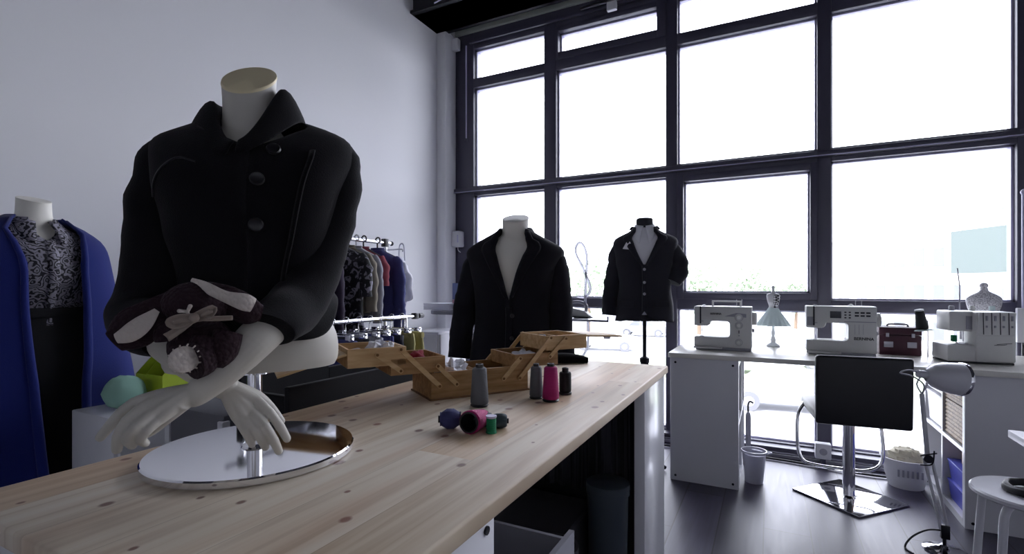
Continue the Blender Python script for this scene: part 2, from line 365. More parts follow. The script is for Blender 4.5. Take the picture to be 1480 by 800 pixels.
# ------------------------------------------------------------------ garment surface
class Garment:
    """rings: (z, cx, cy, rx, front depth, back depth); front faces -Y, angle 0 = front, + towards +X"""
    def __init__(s, rings, power=2.3, wrinkle=.0, wscale=7, ripple=0, rn=7, seed=0, hem=None):
        s.R = catmull(sorted(rings), 8); s.p = power; s.w = wrinkle; s.ws = wscale; s.rp = ripple; s.rn = rn; s.seed = seed; s.hem = hem; s.lean = 0
        s.z0, s.z1 = s.R[0][0], s.R[-1][0]
    def ring(s, z):
        R = s.R
        if z <= R[0][0]: return R[0]
        for a, b in zip(R, R[1:]):
            if a[0] <= z <= b[0] and b[0] > a[0]:
                t = (z-a[0])/(b[0]-a[0]); return tuple(a[i]+(b[i]-a[i])*t for i in range(6))
        return R[-1]
    def pt(s, z, ph, off=0):
        _, cx, cy, rx, rf, rb = s.ring(z)
        si, co = math.sin(ph), math.cos(ph)
        e = 2/s.p
        x = math.copysign(abs(si)**e, si)*(rx+off); y = -math.copysign(abs(co)**e, co)*((rf if co > 0 else rb)+off)
        k = 1.0
        if s.rp:
            t = 1-(z-s.z0)/(s.z1-s.z0); k += s.rp*t*t*math.sin(s.rn*ph+s.seed+1.5*math.sin(2*ph))
        if s.w:
            q = noise.noise(Vector((x*s.ws+s.seed*3.1, y*s.ws, z*s.ws*1.3)))
            k += s.w*q
        zz = z
        if s.hem:
            t = max(0, 1-(z-s.z0)/(.35*(s.z1-s.z0))); zz += s.hem(ph)*t
        if s.lean: zz += s.lean*x*max(0, ((z-s.z0)/(s.z1-s.z0)-.6)/.4)
        return Vector((cx+x*k, cy+y*k, zz))
    def shell(s, name, m, parent, opening=None, nz=44, nph=64, solid=.006, za=None, zb=None, off=0, caps=False):
        za = s.z0 if za is None else za; zb = s.z1 if zb is None else zb
        mb = MB(); G = []
        for i in range(nz+1):
            z = za+(zb-za)*i/nz
            if opening:
                aL, aR = opening(z)      # left edge (negative side) and right edge angles, positive numbers
                G.append([s.pt(z, aR+(2*PI-aL-aR)*k/nph, off) for k in range(nph+1)])
            else:
                G.append([s.pt(z, 2*PI*k/nph, off) for k in range(nph)])
        if opening: mb.grid(G)
        else: mb.rings(G, caps=caps)
        return mb.build(name, m, parent, solid=solid, recalc=True)
    def strip(s, name, m, parent, edge, width, side, za, zb, off=.008, nz=24, nt=6, solid=.004, lift=0):
        """band on the surface beside an edge angle; side +1 = +X"""
        mb = MB(); G = []
        for i in range(nz+1):
            u = i/nz; z = za+(zb-za)*u
            w = width(u); e = edge(z)
            G.append([s.pt(z+lift*t/nt, side*(e+w*t/nt), off*(1 if t else .4)+.004*math.sin(PI*t/nt)) for t in range(nt+1)])
        mb.grid(G); return mb.build(name, m, parent, solid=solid)
def lerp(tab, x):
    if x <= tab[0][0]: return tab[0][1]
    for (a, va), (b, vb) in zip(tab, tab[1:]):
        if x <= b: return va+(vb-va)*(x-a)/(b-a)
    return tab[-1][1]
def sleeve_mb(pts, rad, seed=0, w=.12, seg=26, n=9, flat=.92, slant=0):
    mb = MB(); mb.tube(pts, rad, seg=seg, n=n, flat=flat)
    c = Vector((0, 0, 0))
    P = catmull([tuple(p) for p in pts], 6)
    for v in mb.bm.verts:
        q = noise.noise(Vector((v.co.x*11+seed, v.co.y*11, v.co.z*26)))
        best = min(P, key=lambda p: (Vector(p)-v.co).length_squared)
        d = v.co-Vector(best)
        if d.length > 1e-5: v.co += d*(q*w)
    if slant:      # cuff cut at a slant, longer on the upper side
        vs = list(mb.bm.verts); c = Vector(pts[-1]); d = (Vector(P[-1])-Vector(P[-3])).normalized()
        e = Vector((-.7, 0, .7)); e = (e-d*e.dot(d)).normalized()
        nr = len(vs)//seg
        for i in range(10):
            wgt = (1-i/10)**1.3
            for v in vs[(nr-1-i)*seg:(nr-i)*seg]: v.co += d*(slant*wgt*(v.co-c).dot(e))
    return mb
# ================================================================== THE SETTING
X0, X1, Y0, YW, ZC = -2.77, 5.4, -3.4, 4.1, 3.92
structure(MB().box(X0-.2, X1+.2, Y0-.2, YW+.16, -.12, 0).build('floor', M['floor']))
structure(MB().box(X0-.2, X1+.2, Y0-.2, YW+.16, ZC, ZC+.2).build('ceiling', M['ceil']))
structure(MB().box(X0-.2, X0, Y0-.2, YW+.16, 0, ZC).build('wall_left', M['wall']))
structure(MB().box(X1, X1+.2, Y0-.2, YW+.16, 0, ZC).build('wall_right', M['wall']))
structure(MB().box(X0, X1, Y0-.2, Y0, 0, ZC).build('wall_back', M['wall']))
structure(MB().box(X0, X1, YW-.1, YW+.16, 3.56, ZC).build('wall_front', M['soffit']))
structure(MB().box(X0, X0+.1, 3.85, YW-.08, 0, 3.62, bev=.004).build('trim_1', M['wall']))            # boxed riser in the corner
structure(MB().box(X0, X1, 3.5, 3.86, 3.54, ZC).box(X0, X1, 3.46, 3.9, 3.54, 3.565).build('trim_2', M['steel']))   # steel beam over the window
structure(MB().box(X0+.1, X1, YW-.2, YW-.04, 0, .035).box(X0+.1, X1, YW-.16, YW-.04, .035, .06).build('baseboard_front', M['frame']))
structure(MB().box(X0+.1, X1, YW-.215, YW-.2, .008, .028).build('trim_3', M['brushed']))
MUL = [(-2.67, -2.48), (-1.756, -1.644), (-.72, -.636), (.29, .372), (1.31, 1.42), (2.35, 2.45), (3.35, 3.45), (4.4, 4.5)]
ROWS = [(.07, 1.005), (1.082, 2.03), (2.12, 3.045), (3.13, 3.41)]
TR = [(.0, .07), (1.005, 1.082), (2.03, 2.12), (3.045, 3.13), (3.41, 3.57)]
for i in range(len(MUL)-1):
    w = thing('window_%d' % (i+1), None, None, ((MUL[i][0]+MUL[i+1][1])/2, YW, 0)); structure(w)
    cx = w.location.x; f0, f1 = YW-.07, YW+.07
    a, b = MUL[i][1]-cx, MUL[i+1][0]-cx
    MB().box(MUL[i][0]-cx, a, f0-w.location.y, f1-w.location.y, 0, 3.57, bev=.003).build('mullion', M['frame'], w)
    if i == len(MUL)-2: MB().box(b, MUL[i+1][1]-cx, -.07, .07, 0, 3.57, bev=.003).build('mullion', M['frame'], w)
    for k, (z0, z1) in enumerate(TR):
        MB().box(a, b, -.07, .07, z0, z1, bev=.003).build('transom', M['frame'], w)
    MB().box(MUL[i][0]-cx, b+(.1 if i == len(MUL)-2 else 0), -.115, -.07, 2.06, 2.10, bev=.004).build('ledge', M['frame'], w)
    MB().box(MUL[i][0]-cx, b, -.119, -.115, 2.062, 2.068).build('ledge_highlight', M['seal'], w)  # thin pale strip, a highlight line painted along the ledge
    for k, (z0, z1) in enumerate(ROWS):
        s0 = 0; xa, xb, za, zb = a, b, z0, z1
        if (i, k) == (2, 1): xa, xb, za, zb = -.59-cx, .248-cx, 1.13, 1.98
        if (i, k) == (1, 3): xa, xb, za, zb = -1.62-cx, -.79-cx, 3.19, 3.37
        if (xa, za) != (a, z0):   # opening sash
            MB().box(a, xa, -.085, .03, z0, z1, bev=.003).box(xb, b, -.085, .03, z0, z1, bev=.003).box(xa, xb, -.085, .03, z0, za, bev=.003).box(xa, xb, -.085, .03, zb, z1, bev=.003).build('sash_frame', M['frame'], w)
        t = .012
        MB().box(xa, xa+t, -.02, .04, za, zb).box(xb-t, xb, -.02, .04, za, zb).box(xa, xb, -.02, .04, za, za+t).box(xa, xb, -.02, .04, zb-t, zb).build('glazing_bead', M['seal'], w)
        MB().box(xa+.005, xb-.005, .005, .013, za+.005, zb-.005).build('glass_pane', M['glass'], w)
# blank wall beyond the last window
structure(MB().box(X0, -2.665, YW-.075, YW+.16, 0, 3.57).build('trim_4', M['frame']))
structure(MB().box(4.5, X1, YW-.07, YW+.16, 0, 3.57).build('wall_corner', M['wall']))
# small fittings on the window wall
o = thing('blind_control_box', 'white plastic control box on window jamb left of the middle mannequin', 'box', (onY(663, 358, 4.0).x, 3.985, 1.55))
MB().box(-.045, .045, -.045, .045, 0, .15, bev=.012).build('housing', M['matte_white'], o)
MB().cyl((.03, -.047, .04), (.03, -.05, .11), .006).build('switch', M['seal'], o)
MB().tube([(.0, 0, .0), (.005, 0, -.03), (.03, 0, -.05)], .004, n=4).build('cable', M['paper'], o)
o = thing('blind_bracket', 'white bracket box at the top of the corner riser under the beam', 'bracket', (X0+.135, 3.97, 3.40))
MB().box(-.035, .035, -.03, .03, 0, .11, bev=.01).build('housing', M['matte_white'], o)
MB().tube([(0, -.03, .1), (-.05, -.05, .16), (-.1, -.1, .13), (-.02, -.04, .17)], .005).build('cable', M['paper'], o)
o = thing('pull_rod', 'thin white rod hanging in front of the leftmost window jamb', 'rod', (-2.54, 4.0, 2.56))
MB().cyl((0, 0, 0), (0, 0, .88), .007).build('rod', M['seal'], o)
MB().ball((0, 0, -.01), (.012, .012, .025)).build('rod_end', M['frame'], o)
o = thing('window_opener', 'long grey winding rod along the window head with a white block', 'window opener', (-1.75, 3.99, 3.455))
MB().box(-.75, 1.02, -.012, .012, -.012, .012, bev=.003).build('rod', M['frame'], o)
MB().box(.35, .95, -.03, -.014, .015, .04, bev=.003).build('sleeve_tube', M['brushed'], o)
MB().box(.58, .66, -.05, -.013, -.06, .01, bev=.006).build('gear_block', M['matte_white'], o)
o = thing('power_cable', 'white cable drooping along the steel beam above the window', 'cable', (-2.0, 3.44, 3.6))
MB().tube([(-.5, 0, -.05), (-.2, 0, .0), (.2, 0, .02), (.5, 0, .12), (.62, 0, .3)], .006).build('cable', M['seal'], o)
o = thing('floor_socket', 'white power socket box at the foot of the mullion behind the office chair', 'power socket', (.31, 3.86, .0))
MB().box(-.045, .045, -.03, .03, .05, .15, bev=.006).build('housing', M['matte_white'], o)
MB().lathe([(.022, 0), (.022, .004), (.016, .004), (.016, .001)], 20, (0, -.03, .1), (0, -1, 0)).build('outlet', M['machine2'], o)
MB().box(-.014, .014, -.025, .02, 0, .05).build('stem', M['frame'], o)
o = thing('extension_cable', 'black cable lying along the foot of the window', 'cable', (.3, 3.8, 0))
MB().tube([(-1.5, .02, .02), (-.9, -.01, .012), (-.3, .03, .012), (.2, -.03, .012), (.5, .0, .012), (.9, .02, .02)], .007).build('cable', M['blackplastic'], o)
o = thing('blind_pole', 'pale slim pole standing at the right end of the window', 'pole', (onY(1475, 500, 3.95).x+.01, 3.93, .0))
MB().cyl((0, 0, 1.05), (0, 0, 1.72), .012).ball((0, 0, 1.72), .018).build('rod', M['seal'], o)
MB().box(-.03, .03, 0, .03, .85, 1.05, bev=.004).build('holder', M['matte_white'], o)
MB().cyl((0, 0, 0), (0, 0, .85), .012).build('foot_rod', M['blackplastic'], o)
o = thing('door_edge', 'dark folded panel at the right edge behind the overlocker', 'panel', (1.33, 3.9, .8))
MB().prism([(0, 0), (.06, -.02), (.12, .0), (.12, .55), (0, .5)], .03, 'y', 0, bev=.003).build('panel', M['frame'], o)
# ================================================================== OUTSIDE
structure(MB().box(-60, 80, 4.6, 110, -3.1, -3.0).build('ground', M['asphalt']))
structure(MB().box(-60, 80, 24, 30, -3.0, -2.9).build('grass_strip', M['grass']))
def building(name, label, x, y, w, d, h, rz, cols, rows, band=None, glass='bglass2', win=(.55, .5)):
    o = thing(name, label, 'building', (x, y, -3), rz, )
    MB().box(0, w, 0, d, 0, h).build('facade', M['bwall'], o)
    MB().box(-.2, w+.2, -.2, d+.2, h, h+.35).build('roof_parapet', M['bwall'], o)
    ch, cw = h/rows, w/cols
    for r in range(rows):
        if band is not None and r == band:
            MB().box(-.25, w+.25, -.35, .05, r*ch+.1, (r+1)*ch-.1).build('glazed_band', M['bglass'], o); continue
        for c in range(cols):
            x0 = c*cw+cw*(1-win[0])/2; z0 = r*ch+ch*.28
            MB().box(x0, x0+cw*win[0], -.04, .1, z0, z0+ch*win[1]).build('window', M[glass], o)
    return o
p = onY(1207, 365, 42)
building('office_building', 'long pale office building beyond the car park, behind the white sewing machines', p.x, 42, 12.5, 10, 7.3, 0, 12, 3)
p = onY(1390, 300, 34)
building('corner_building', 'taller pale building with a dark glazed band at the right of the window', p.x, 34, 26, 10, 9.6, -math.radians(62), 8, 4, band=2, win=(.35, .45))
def tree(label, x, y, h, r, seed):
    random.seed(seed)
    o = thing('tree', label, 'tree', (x, y, -3), 0, 'trees beyond the car park')
    MB().tube([(0, 0, 0), (.05, 0, h*.4), (0, 0, h*.7)], [.18, .14, .06], n=3).build('trunk', M['bark'], o)
    bm = bmesh.new()
    for k in range(900):
        a = Vector((random.gauss(0, 1), random.gauss(0, 1), random.gauss(0, 1))).normalized()*(random.random()**.4)
        lob = 1+.25*noise.noise(a*3+Vector((seed, 0, 0)))
        c = Vector((a.x*r*lob, a.y*r*lob, h*.68+a.z*h*.36*lob)); s = random.uniform(.12, .28)
        n = Vector((random.gauss(0, 1), random.gauss(0, 1), random.gauss(0, 1))).normalized(); q = n.orthogonal().normalized(); q2 = n.cross(q)
        bm.faces.new([bm.verts.new(c+q*s), bm.verts.new(c+q2*s*.6), bm.verts.new(c-q*s), bm.verts.new(c-q2*s*.6)])
    mb = MB(); mb.bm.free(); mb.bm = bm; mb.build('crown', M['leaf'], o, recalc=False)
for lab, px, Y, h, r, sd in (('broad leafy tree outside, between the middle mannequin and the grey jacket', 850, 40, 6.4, 2.6, 1),
                             ('leafy tree outside, just right of the grey jacket', 1010, 43, 6.2, 2.4, 2),
                             ('smaller tree outside, behind the middle of the second window', 1085, 52, 5.9, 2.2, 3),
                             ('low tree outside, at the left end of the office building', 1150, 58, 4.9, 1.8, 4)):
    p = onY(px, 400, Y); tree(lab, p.x, Y, h, r, sd)
def make_car(label, m):
    o = thing('car', label, 'car')
    side = [(-2.1, .35), (-2.15, .62), (-1.95, .82), (-1.35, .92), (-.75, 1.38), (.45, 1.42), (1.1, 1.02), (1.95, .88), (2.12, .6), (2.1, .35)]
    MB().prism(side, 1.7, 'y', -.85, bev=.06, smooth=True).build('body', m, o)
    for s in (-1, 1):
        MB().prism([(-1.15, .93), (-.7, 1.32), (-.2, 1.34), (-.2, .93)], .02, 'y', s*.855-.01).build('side_window', M['bglass2'], o)
        MB().prism([(-.1, .93), (-.1, 1.34), (.42, 1.35), (.95, 1.0), (.9, .93)], .02, 'y', s*.855-.01).build('side_window', M['bglass2'], o)
        for x in (-1.3, 1.3):
            w = MB().lathe([(.16, -.1), (.33, -.1), (.33, .1), (.16, .1)], 24, (x, s*.8, .33), (0, 1, 0)).build('wheel', M['tyre'], o)
            MB().lathe([(.17, -.09), (.17, .09)], 16, (x, s*.82, .33), (0, 1, 0)).build('hub_cap', M['brushed'], w)
    return o
car = make_car('silver car parked in the lot, seen just left of the chair back', M['cars'])
p = onz(1140, 590, -3); car.location = p; car.rotation_euler.z = .1
c2 = make_car('white car parked outside, seen through the gap under the desk left of the chair', M['carw']); p = onz(1075, 540, -3); c2.location = p
for px, py, rz, lab, src in ((1215, 535, .05, 'white car parked in the back row behind the chair', c2), (875, 505, .2, 'white car parked outside, left of the grey jacket stand', c2),
                             (930, 485, .1, 'silver car parked outside, behind the grey jacket stand', car)):
    c = copy_tree(src); c.location = onz(px, py, -3); c.rotation_euler.z = rz; c['label'] = lab
for o in bpy.data.objects:
    if o.name.startswith('car') and o.parent is None: o['group'] = 'cars in the car park'
# ================================================================== CUTTING TABLE
TZ = .85
tb = thing('cutting_table', 'long pale knotty pine work table on white panel supports in the foreground', 'table', (-.735, 1.2, 0))
MB().box(-.365, .365, -.915, .915, TZ-.03, TZ, bev=.005, seg=3).build('tabletop', M['pine'], tb)
MB().box(.317, .353, .54, .9, 0, TZ-.03, bev=.002).build('leg', M['gloss'], tb)
MB().box(-.353, -.317, .54, .9, 0, TZ-.03, bev=.002).build('leg', M['gloss'], tb)
MB().box(-.34, .34, -.87, -.493, 0, TZ-.031, bev=.003).build('support_cabinet', M['lam'], tb)
for y, z in ((-.52, .79), (-.52, .06)):
    MB().lathe([(.007, 0), (.007, .003), (.003, .003)], 12, (.34, y, z), (1, 0, 0)).build('screw', M['darkmetal'], tb)
MB().box(-.315, .315, .74, .76, .0, TZ-.031).build('cross_panel', M['undershade'], tb)  # dark panel carried down to the floor to hide the window-lit floor behind
# things kept under the table (mostly in shade)
o = thing('storage_box', 'grey card box on the floor under the low shelf beneath the pine table', 'box', (-.80, 1.62, .0))
MB().box(-.16, .16, -.12, .12, 0, .29, bev=.004).build('body', M['lam'], o)
MB().box(-.165, .165, -.125, .125, .27, .33, bev=.006).build('lid', M['lam'], o)
o2 = thing('low_shelf', 'low shelf board under the far end of the pine table', 'shelf', (-.76, 1.65, 0))
MB().box(-.25, .17, -.16, .16, .35, .372, bev=.003).build('shelf_board', M['undershade'], o2)
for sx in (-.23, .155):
    MB().box(sx-.012, sx+.012, -.15, .15, 0, .349).build('side_panel', M['undershade'], o2)
o = thing('wooden_crate', 'slatted grey crate with a diagonal brace under the pine table', 'crate', (-.6, .93, .0))
MB().box(-.2, .2, -.14, .14, 0, .012).build('bottom', M['greyfab'], o)
for sx in (-.19, .19):
    mb = MB()
    for y in [-.13+.02*i for i in range(14)]: mb.box(sx-.004, sx+.004, y-.005, y+.005, .012, .6)
    mb.build('slat_panel', M['darkgrey'], o)
    for z0_, z1_ in ((.56, .62), (.28, .33), (0, .05)): MB().box(sx+.004, sx+.016, -.145, .145, z0_, z1_).build('rail', M['greyfab'], o)
    MB().prism([(-.14, .56), (-.11, .56), (.14, .35), (.11, .33)], .012, 'x', sx+.004).build('brace', M['greyfab'], o)
for sy in (-.14, .14):
    MB().box(-.19, .19, sy-.005, sy+.005, .012, .6).build('end_panel', M['greyfab'], o)
o = thing('laundry_bin', 'dull blue-grey rounded bin on the floor beside the glossy far table leg', 'bin', (-.50, 1.70, 0))
MB().lathe([(.055, 0), (.066, .25), (.070, .46), (.074, .46), (.074, .475), (.066, .475), (.066, .46), (.052, .03)], 40).build('body', M['bindark'], o)
MB().lathe([(.075, .0), (.074, .02), (.02, .03)], 40, (0, 0, .476)).build('lid', M['bindark'], o)
o = thing('wire_basket', 'black perforated basket on the floor under the pine table', 'basket', (-.56, 1.36, 0))
mb = MB()
for k in range(28):
    a_ = 2*PI*k/28; r0, r1 = .055, .065
    mb.tube([(r0*math.cos(a_), r0*math.sin(a_), .01), (r1*math.cos(a_), r1*math.sin(a_), .40)], .002, seg=6, n=1)
for k in range(11):
    z = .02+k*.036; r = .055+.01*z/.40
    mb.tube([(r*math.cos(2*PI*i/24), r*math.sin(2*PI*i/24), z) for i in range(25)], .0018, seg=6, n=1)
mb.build('mesh_wall', M['blackplastic'], o)
MB().lathe([(.062, .39), (.071, .40), (.071, .42), (.062, .42)], 28, caps=False).build('rim', M['blackplastic'], o)
MB().lathe([(.001, 0), (.056, 0), (.056, .012), (.001, .012)], 28).build('bottom', M['blackplastic'], o)
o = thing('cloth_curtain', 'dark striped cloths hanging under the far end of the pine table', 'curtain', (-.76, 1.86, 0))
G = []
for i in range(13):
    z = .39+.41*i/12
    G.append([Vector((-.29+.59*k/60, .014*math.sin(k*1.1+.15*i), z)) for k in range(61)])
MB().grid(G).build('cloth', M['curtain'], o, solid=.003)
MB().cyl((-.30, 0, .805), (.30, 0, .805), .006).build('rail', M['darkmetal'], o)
# ================================================================== THINGS ON THE TABLE: thread
def cone_spool(label, m, x, y, h, r0, r1, name='thread_cone', group='upright cones of thread'):
    o = thing(name, label, 'thread', (x, y, TZ), 0, group)
    MB().lathe([(r0*.9, .0), (r0*1.02, .003), (r0*.9, .007)], 28).build('base_rim', M['cone'], o)
    MB().lathe([(r0*.9, .007), (r0, .010), (r0*.99, .02), (r1+(r0-r1)*.25, h*.72), (r1*1.02, h*.88), (r1*.8, h*.92), (r1*.55, h*.925)], 32).build('thread_winding', m, o)
    MB().lathe([(r1*.56, h*.9), (r1*.55, h), (r1*.35, h), (r1*.35, h*.93)], 24).build('tube_top', M['cone'], o)
    return o
cone_spool('grey thread cone standing alone in front of the wooden sewing box', M['t_grey'], *onz(693, 586, TZ).xy, .113, .0245, .019)
cone_spool('grey thread cone standing left of the magenta cone', M['t_grey'], *onz(775, 575, TZ).xy, .1, .0195, .0155)
cone_spool('magenta thread cone standing upright on the pine table', M['t_mag'], *onz(796, 579, TZ).xy, .106, .0235, .0185)
o = thing('thread_spool', 'short black thread spool standing right of the magenta cone', 'thread', (*onz(817, 569, TZ).xy, TZ), 0)
MB().lathe([(.019, 0), (.019, .006), (.017, .008)], 24).build('base_rim', M['cone'], o)
MB().lathe([(.0165, .008), (.018, .012), (.018, .062), (.016, .066)], 28).build('thread_winding', M['t_blk'], o)
MB().lathe([(.010, .066), (.010, .078), (.007, .08)], 24).build('tube_top', M['cone'], o)
# lying magenta cone: wide open end towards the camera
p = onz(678, 627, TZ); base = Vector((p.x, p.y, TZ+.0275)); d = Vector((onz(693, 606, TZ)-p).xy.to_3d()).normalized()
d = Vector((-.12, .98, .0)).normalized()
o = thing('thread_cone', 'magenta thread cone lying on its side with its open end facing out', 'thread', (base.x, base.y, TZ), 0)
ax = Vector((d.x, d.y, -.10)); b0 = Vector((0, 0, .0255))
MB().lathe([(.0215, .0), (.0255, .003), (.0245, .02), (.019, .075), (.016, .08)], 36, b0, ax, caps=False).build('thread_winding', M['t_mag'], o)
MB().lathe([(.0215, .001), (.0225, -.002), (.0195, -.002), (.0185, .03), (.013, .075), (.014, .088), (.0165, .082)], 36, b0, ax, caps=False).build('cone_tube', M['cone'], o, solid=.001)
def lying_spool(label, m, px, py, r, L, ang, name='thread_spool', bulge=.12):
    p = onz(px, py, TZ); o = thing(name, label, 'thread', (p.x, p.y, TZ), ang)
    MB().lathe([(r*.7, -L/2), (r*(1-bulge), -L/2+.003), (r, -L/6), (r, L/6), (r*(1-bulge), L/2-.003), (r*.7, L/2)], 30, (0, 0, r), (1, 0, 0)).build('thread_winding', m, o)
    MB().lathe([(r*.35, -L/2-.004), (r*.35, L/2+.004)], 20, (0, 0, r), (1, 0, 0)).build('tube_end', M['cone'], o)
    return o
lying_spool('plump blue ball of thread lying left of the fallen magenta cone', M['t_blue'], 651, 619, .0225, .047, math.radians(35), 'thread_ball', .35)
lying_spool('slate grey spool lying between magenta cone and green spool', M['t_teal'], 699, 616, .0165, .04, math.radians(30))
lying_spool('small slate blue spool lying right of the green spool', M['t_teal'], 722, 618, .0165, .034, math.radians(25))
p = onz(710, 625, TZ)
o = thing('thread_spool', 'small green thread spool standing among the fallen spools', 'thread', (p.x, p.y, TZ))
MB().lathe([(.012, 0), (.012, .003), (.0105, .005)], 24).build('lower_flange', M['t_green'], o)
MB().lathe([(.0108, .005), (.0108, .033)], 24).build('thread_winding', M['t_green'], o)
MB().lathe([(.0105, .033), (.012, .035), (.012, .038), (.004, .038)], 24).build('upper_flange', M['seal'], o)
# ================================================================== CANTILEVER SEWING BOX
S = Fr(-.849, 1.154, TZ, math.radians(56.2))
sb = thing('sewing_box', 'opened wooden cantilever sewing box with stepped trays on the pine table', 'sewing box', tuple(S.o), S.a)
def tray(name, x0, x1, z0, z1, y0=0, y1=.17, m='ply', t=.006, dividers=(), bottom=.004, end=None):
    mb = MB()
    mb.box(x0, x1, y0, y0+t, z0, z1).box(x0, x1, y1-t, y1, z0, z1).box(x0, x0+t, y0+t, y1-t, z0, z1).box(x1-t, x1, y0+t, y1-t, z0, z1)
    mb.box(x0+t, x1-t, y0+t, y1-t, z0, z0+bottom)
    for d in dividers: mb.box(d-.002, d+.002, y0+t, y1-t, z0+bottom, z1-.006)
    return mb.build(name, M[m], sb, bevel=.0008)
tray('base_tray', 0, .317, .004, .078, m='ply', dividers=(.158,))
MB().box(-.004, .321, -.004, .174, 0, .0045).build('base_board', M['plyd'], sb)
tray('middle_tray', -.115, .042, .080, .125, dividers=(-.04,))
tray('top_tray', -.229, -.072, .108, .158, m='plyl')
tray('middle_tray', .272, .43, .072, .112)
tray('top_tray', .387, .546, .118, .164, m='plyl', dividers=(.46,))
def bar(x0, z0, x1, z1, y, w=.013, t=.005):
    a, b = Vector((x0, 0, z0)), Vector((x1, 0, z1)); L = (b-a).length; ang = math.atan2(z1-z0, x1-x0)
    pr = []
    for k in range(9): th = PI/2+PI*k/8; pr.append((w/2*math.cos(th), w/2*math.sin(th)))
    for k in range(9): th = -PI/2+PI*k/8; pr.append((L+w/2*math.cos(th), w/2*math.sin(th)))
    mb = MB().prism(pr, t, 'y', y)
    bmesh.ops.transform(mb.bm, matrix=Matrix.Translation(a) @ Matrix.Rotation(-ang, 4, 'Y'), verts=mb.bm.verts)
    br = mb.build('brace', M['plyl'], sb)
    for q in (a, b):
        MB().lathe([(.0042, 0), (.0035, .0016), (.001, .002)], 12, (q.x, y-.0002 if y < .1 else y+t, q.z), (0, -1 if y < .1 else 1, 0)).build('screw', M['screw'], br)
def pm(px, py, y=-.008): q = S.at(px, py, y); return q.x, q.z
for y in (-.0062, .1712):
    for a, b in (((546, 513), (580, 536)), ((580, 505), (636, 558)), ((634, 529), (661, 555)), ((797, 488), (752, 546)), ((819, 489), (796, 515)), ((753, 518), (729, 547))):
        bar(*pm(*a), *pm(*b), y-(.0015 if a[0] in (580, 797) else 0))
# lids, hinged at the outer ends of the top trays
def lid(x0, z0, x1, z1, name='lid', side=None):
    L = math.hypot(x1-x0, z1-z0); ang = math.atan2(z1-z0, x1-x0)
    T = Matrix.Translation((x0, 0, z0)) @ Matrix.Rotation(-ang, 4, 'Y')
    l = MB().box(0, L, -.002, .172, -.003, .003, bev=.001, rot=T).build(name, M['plyl'], sb)
    for y in (.04, .13):
        MB().box(-.008, .01, y-.008, y+.008, .003, .0045, rot=T).build('hinge', M['screw'], l)
    return l, T
lid(-.231, .145, -.395, .10)
l, T = lid(.548, .158, .70, .150)
MB().box(.07, .095, -.006, .0, -.010, -.003, rot=T).build('latch', M['pearl'], l)
# contents
def blob(name, label, cat, x, y, z, r, m, seed, parent_frame=S, amp=.5):
    c, s_ = math.cos(S.a), math.sin(S.a)
    w = Vector((S.o.x+x*c-y*s_, S.o.y+x*s_+y*c, S.o.z+z))
    mb = MB().ball((0, 0, r[2]), r, 28)
    for v in mb.bm.verts:
        d = v.co-Vector((0, 0, r[2])); v.co += d*amp*noise.noise(v.co*60+Vector((seed, 0, 0)))
        v.co.z = max(v.co.z, 0.0)
    o = mb.build(name, m); o.location = w; o.rotation_euler.z = S.a
    return tag(o, label, cat)
blob('yarn_bundle', 'crimson yarn bundle in the left middle tray of the sewing box', 'yarn', -.01, .10, .0845, (.026, .03, .022), M['crimson'], 1)
blob('lace_bundle', 'crumpled white lace piled in the top left tray of the sewing box', 'lace', -.12, .085, .1125, (.034, .065, .027), M['lacew'], 2, amp=.8)
blob('lace_bundle', 'white lace lying in the left half of the sewing box base', 'lace', .1, .085, .009, (.045, .06, .042), M['lacew'], 3, amp=.7)
blob('cream_ribbon_roll', 'small cream ribbon roll in the top left tray beside the lace', 'ribbon', -.19, .07, .1125, (.02, .03, .02), M['ribbon'], 4, amp=.2)
blob('lace_bundle', 'pale scraps in the right middle tray of the sewing box', 'lace', .36, .10, .0765, (.03, .05, .016), M['lacew'], 6, amp=.8)
blob('fabric_scraps', 'grey and white scraps filling the top right tray of the sewing box', 'fabric', .425, .085, .1225, (.026, .06, .017), M['greyfab'], 8, amp=.6)
# black sleeve of cloth at the end of the table
o = thing('cloth_roll', 'black rolled cloth lying on the far end of the pine table', 'cloth', (-.78, 1.98, TZ), math.radians(25))
MB().tube([(-.09, 0, .018), (0, .0, .022), (.07, .01, .018), (.11, .01, .012)], [.018, .022, .018, .012], flat=1.3).build('roll', M['blackwool'], o)
# ================================================================== MANNEQUINS
def tilt(mb, z0, z1, k, cx=0, cy=0):
    # slants everything above z0 towards the front, as the slanted neck cut of the bust
    for v in mb.bm.verts:
        t = min(1, max(0, (v.co.z-z0)/(z1-z0)))
        v.co.z += ((v.co.y-cy)*k+v.co.x*cx)*t
    return mb
def torso(parent, rings, m, name='torso', top=None, power=2.1, cut=None):
    """closed bust: rings as in Garment plus flat neck top"""
    g = Garment(rings, power); mb = MB(); R = []
    n = 60
    for i in range(n+1):
        z = g.z0+(g.z1-g.z0)*i/n; R.append([g.pt(z, 2*PI*k/48) for k in range(48)])
    mb.rings(R)
    if cut: tilt(mb, *cut)
    return mb.build(name, m, parent)
def buttons(pts, parent, m, r=.011, out=(0, -1, 0), name='button'):
    for p in pts:
        MB().lathe([(r*.9, 0), (r, .002), (r*.85, .005), (r*.6, .0035), (.001, .0035)], 20, p, out).build(name, m, parent)
def snap(g, x, z, off=.004):
    """point on the garment front at x, z with its outward normal"""
    best = None
    for i in range(-70, 71):
        ph = i*PI/180
        p = g.pt(z, ph, off)
        if best is None or abs(p.x-x) < abs(best[0].x-x): best = (p, ph)
    p, ph = best; a = g.pt(z, ph-.05, off); b = g.pt(z, ph+.05, off); c = g.pt(z+.01, ph, off)
    n = (b-a).cross(c-p).normalized()
    if n.y > 0: n = -n
    return p, n
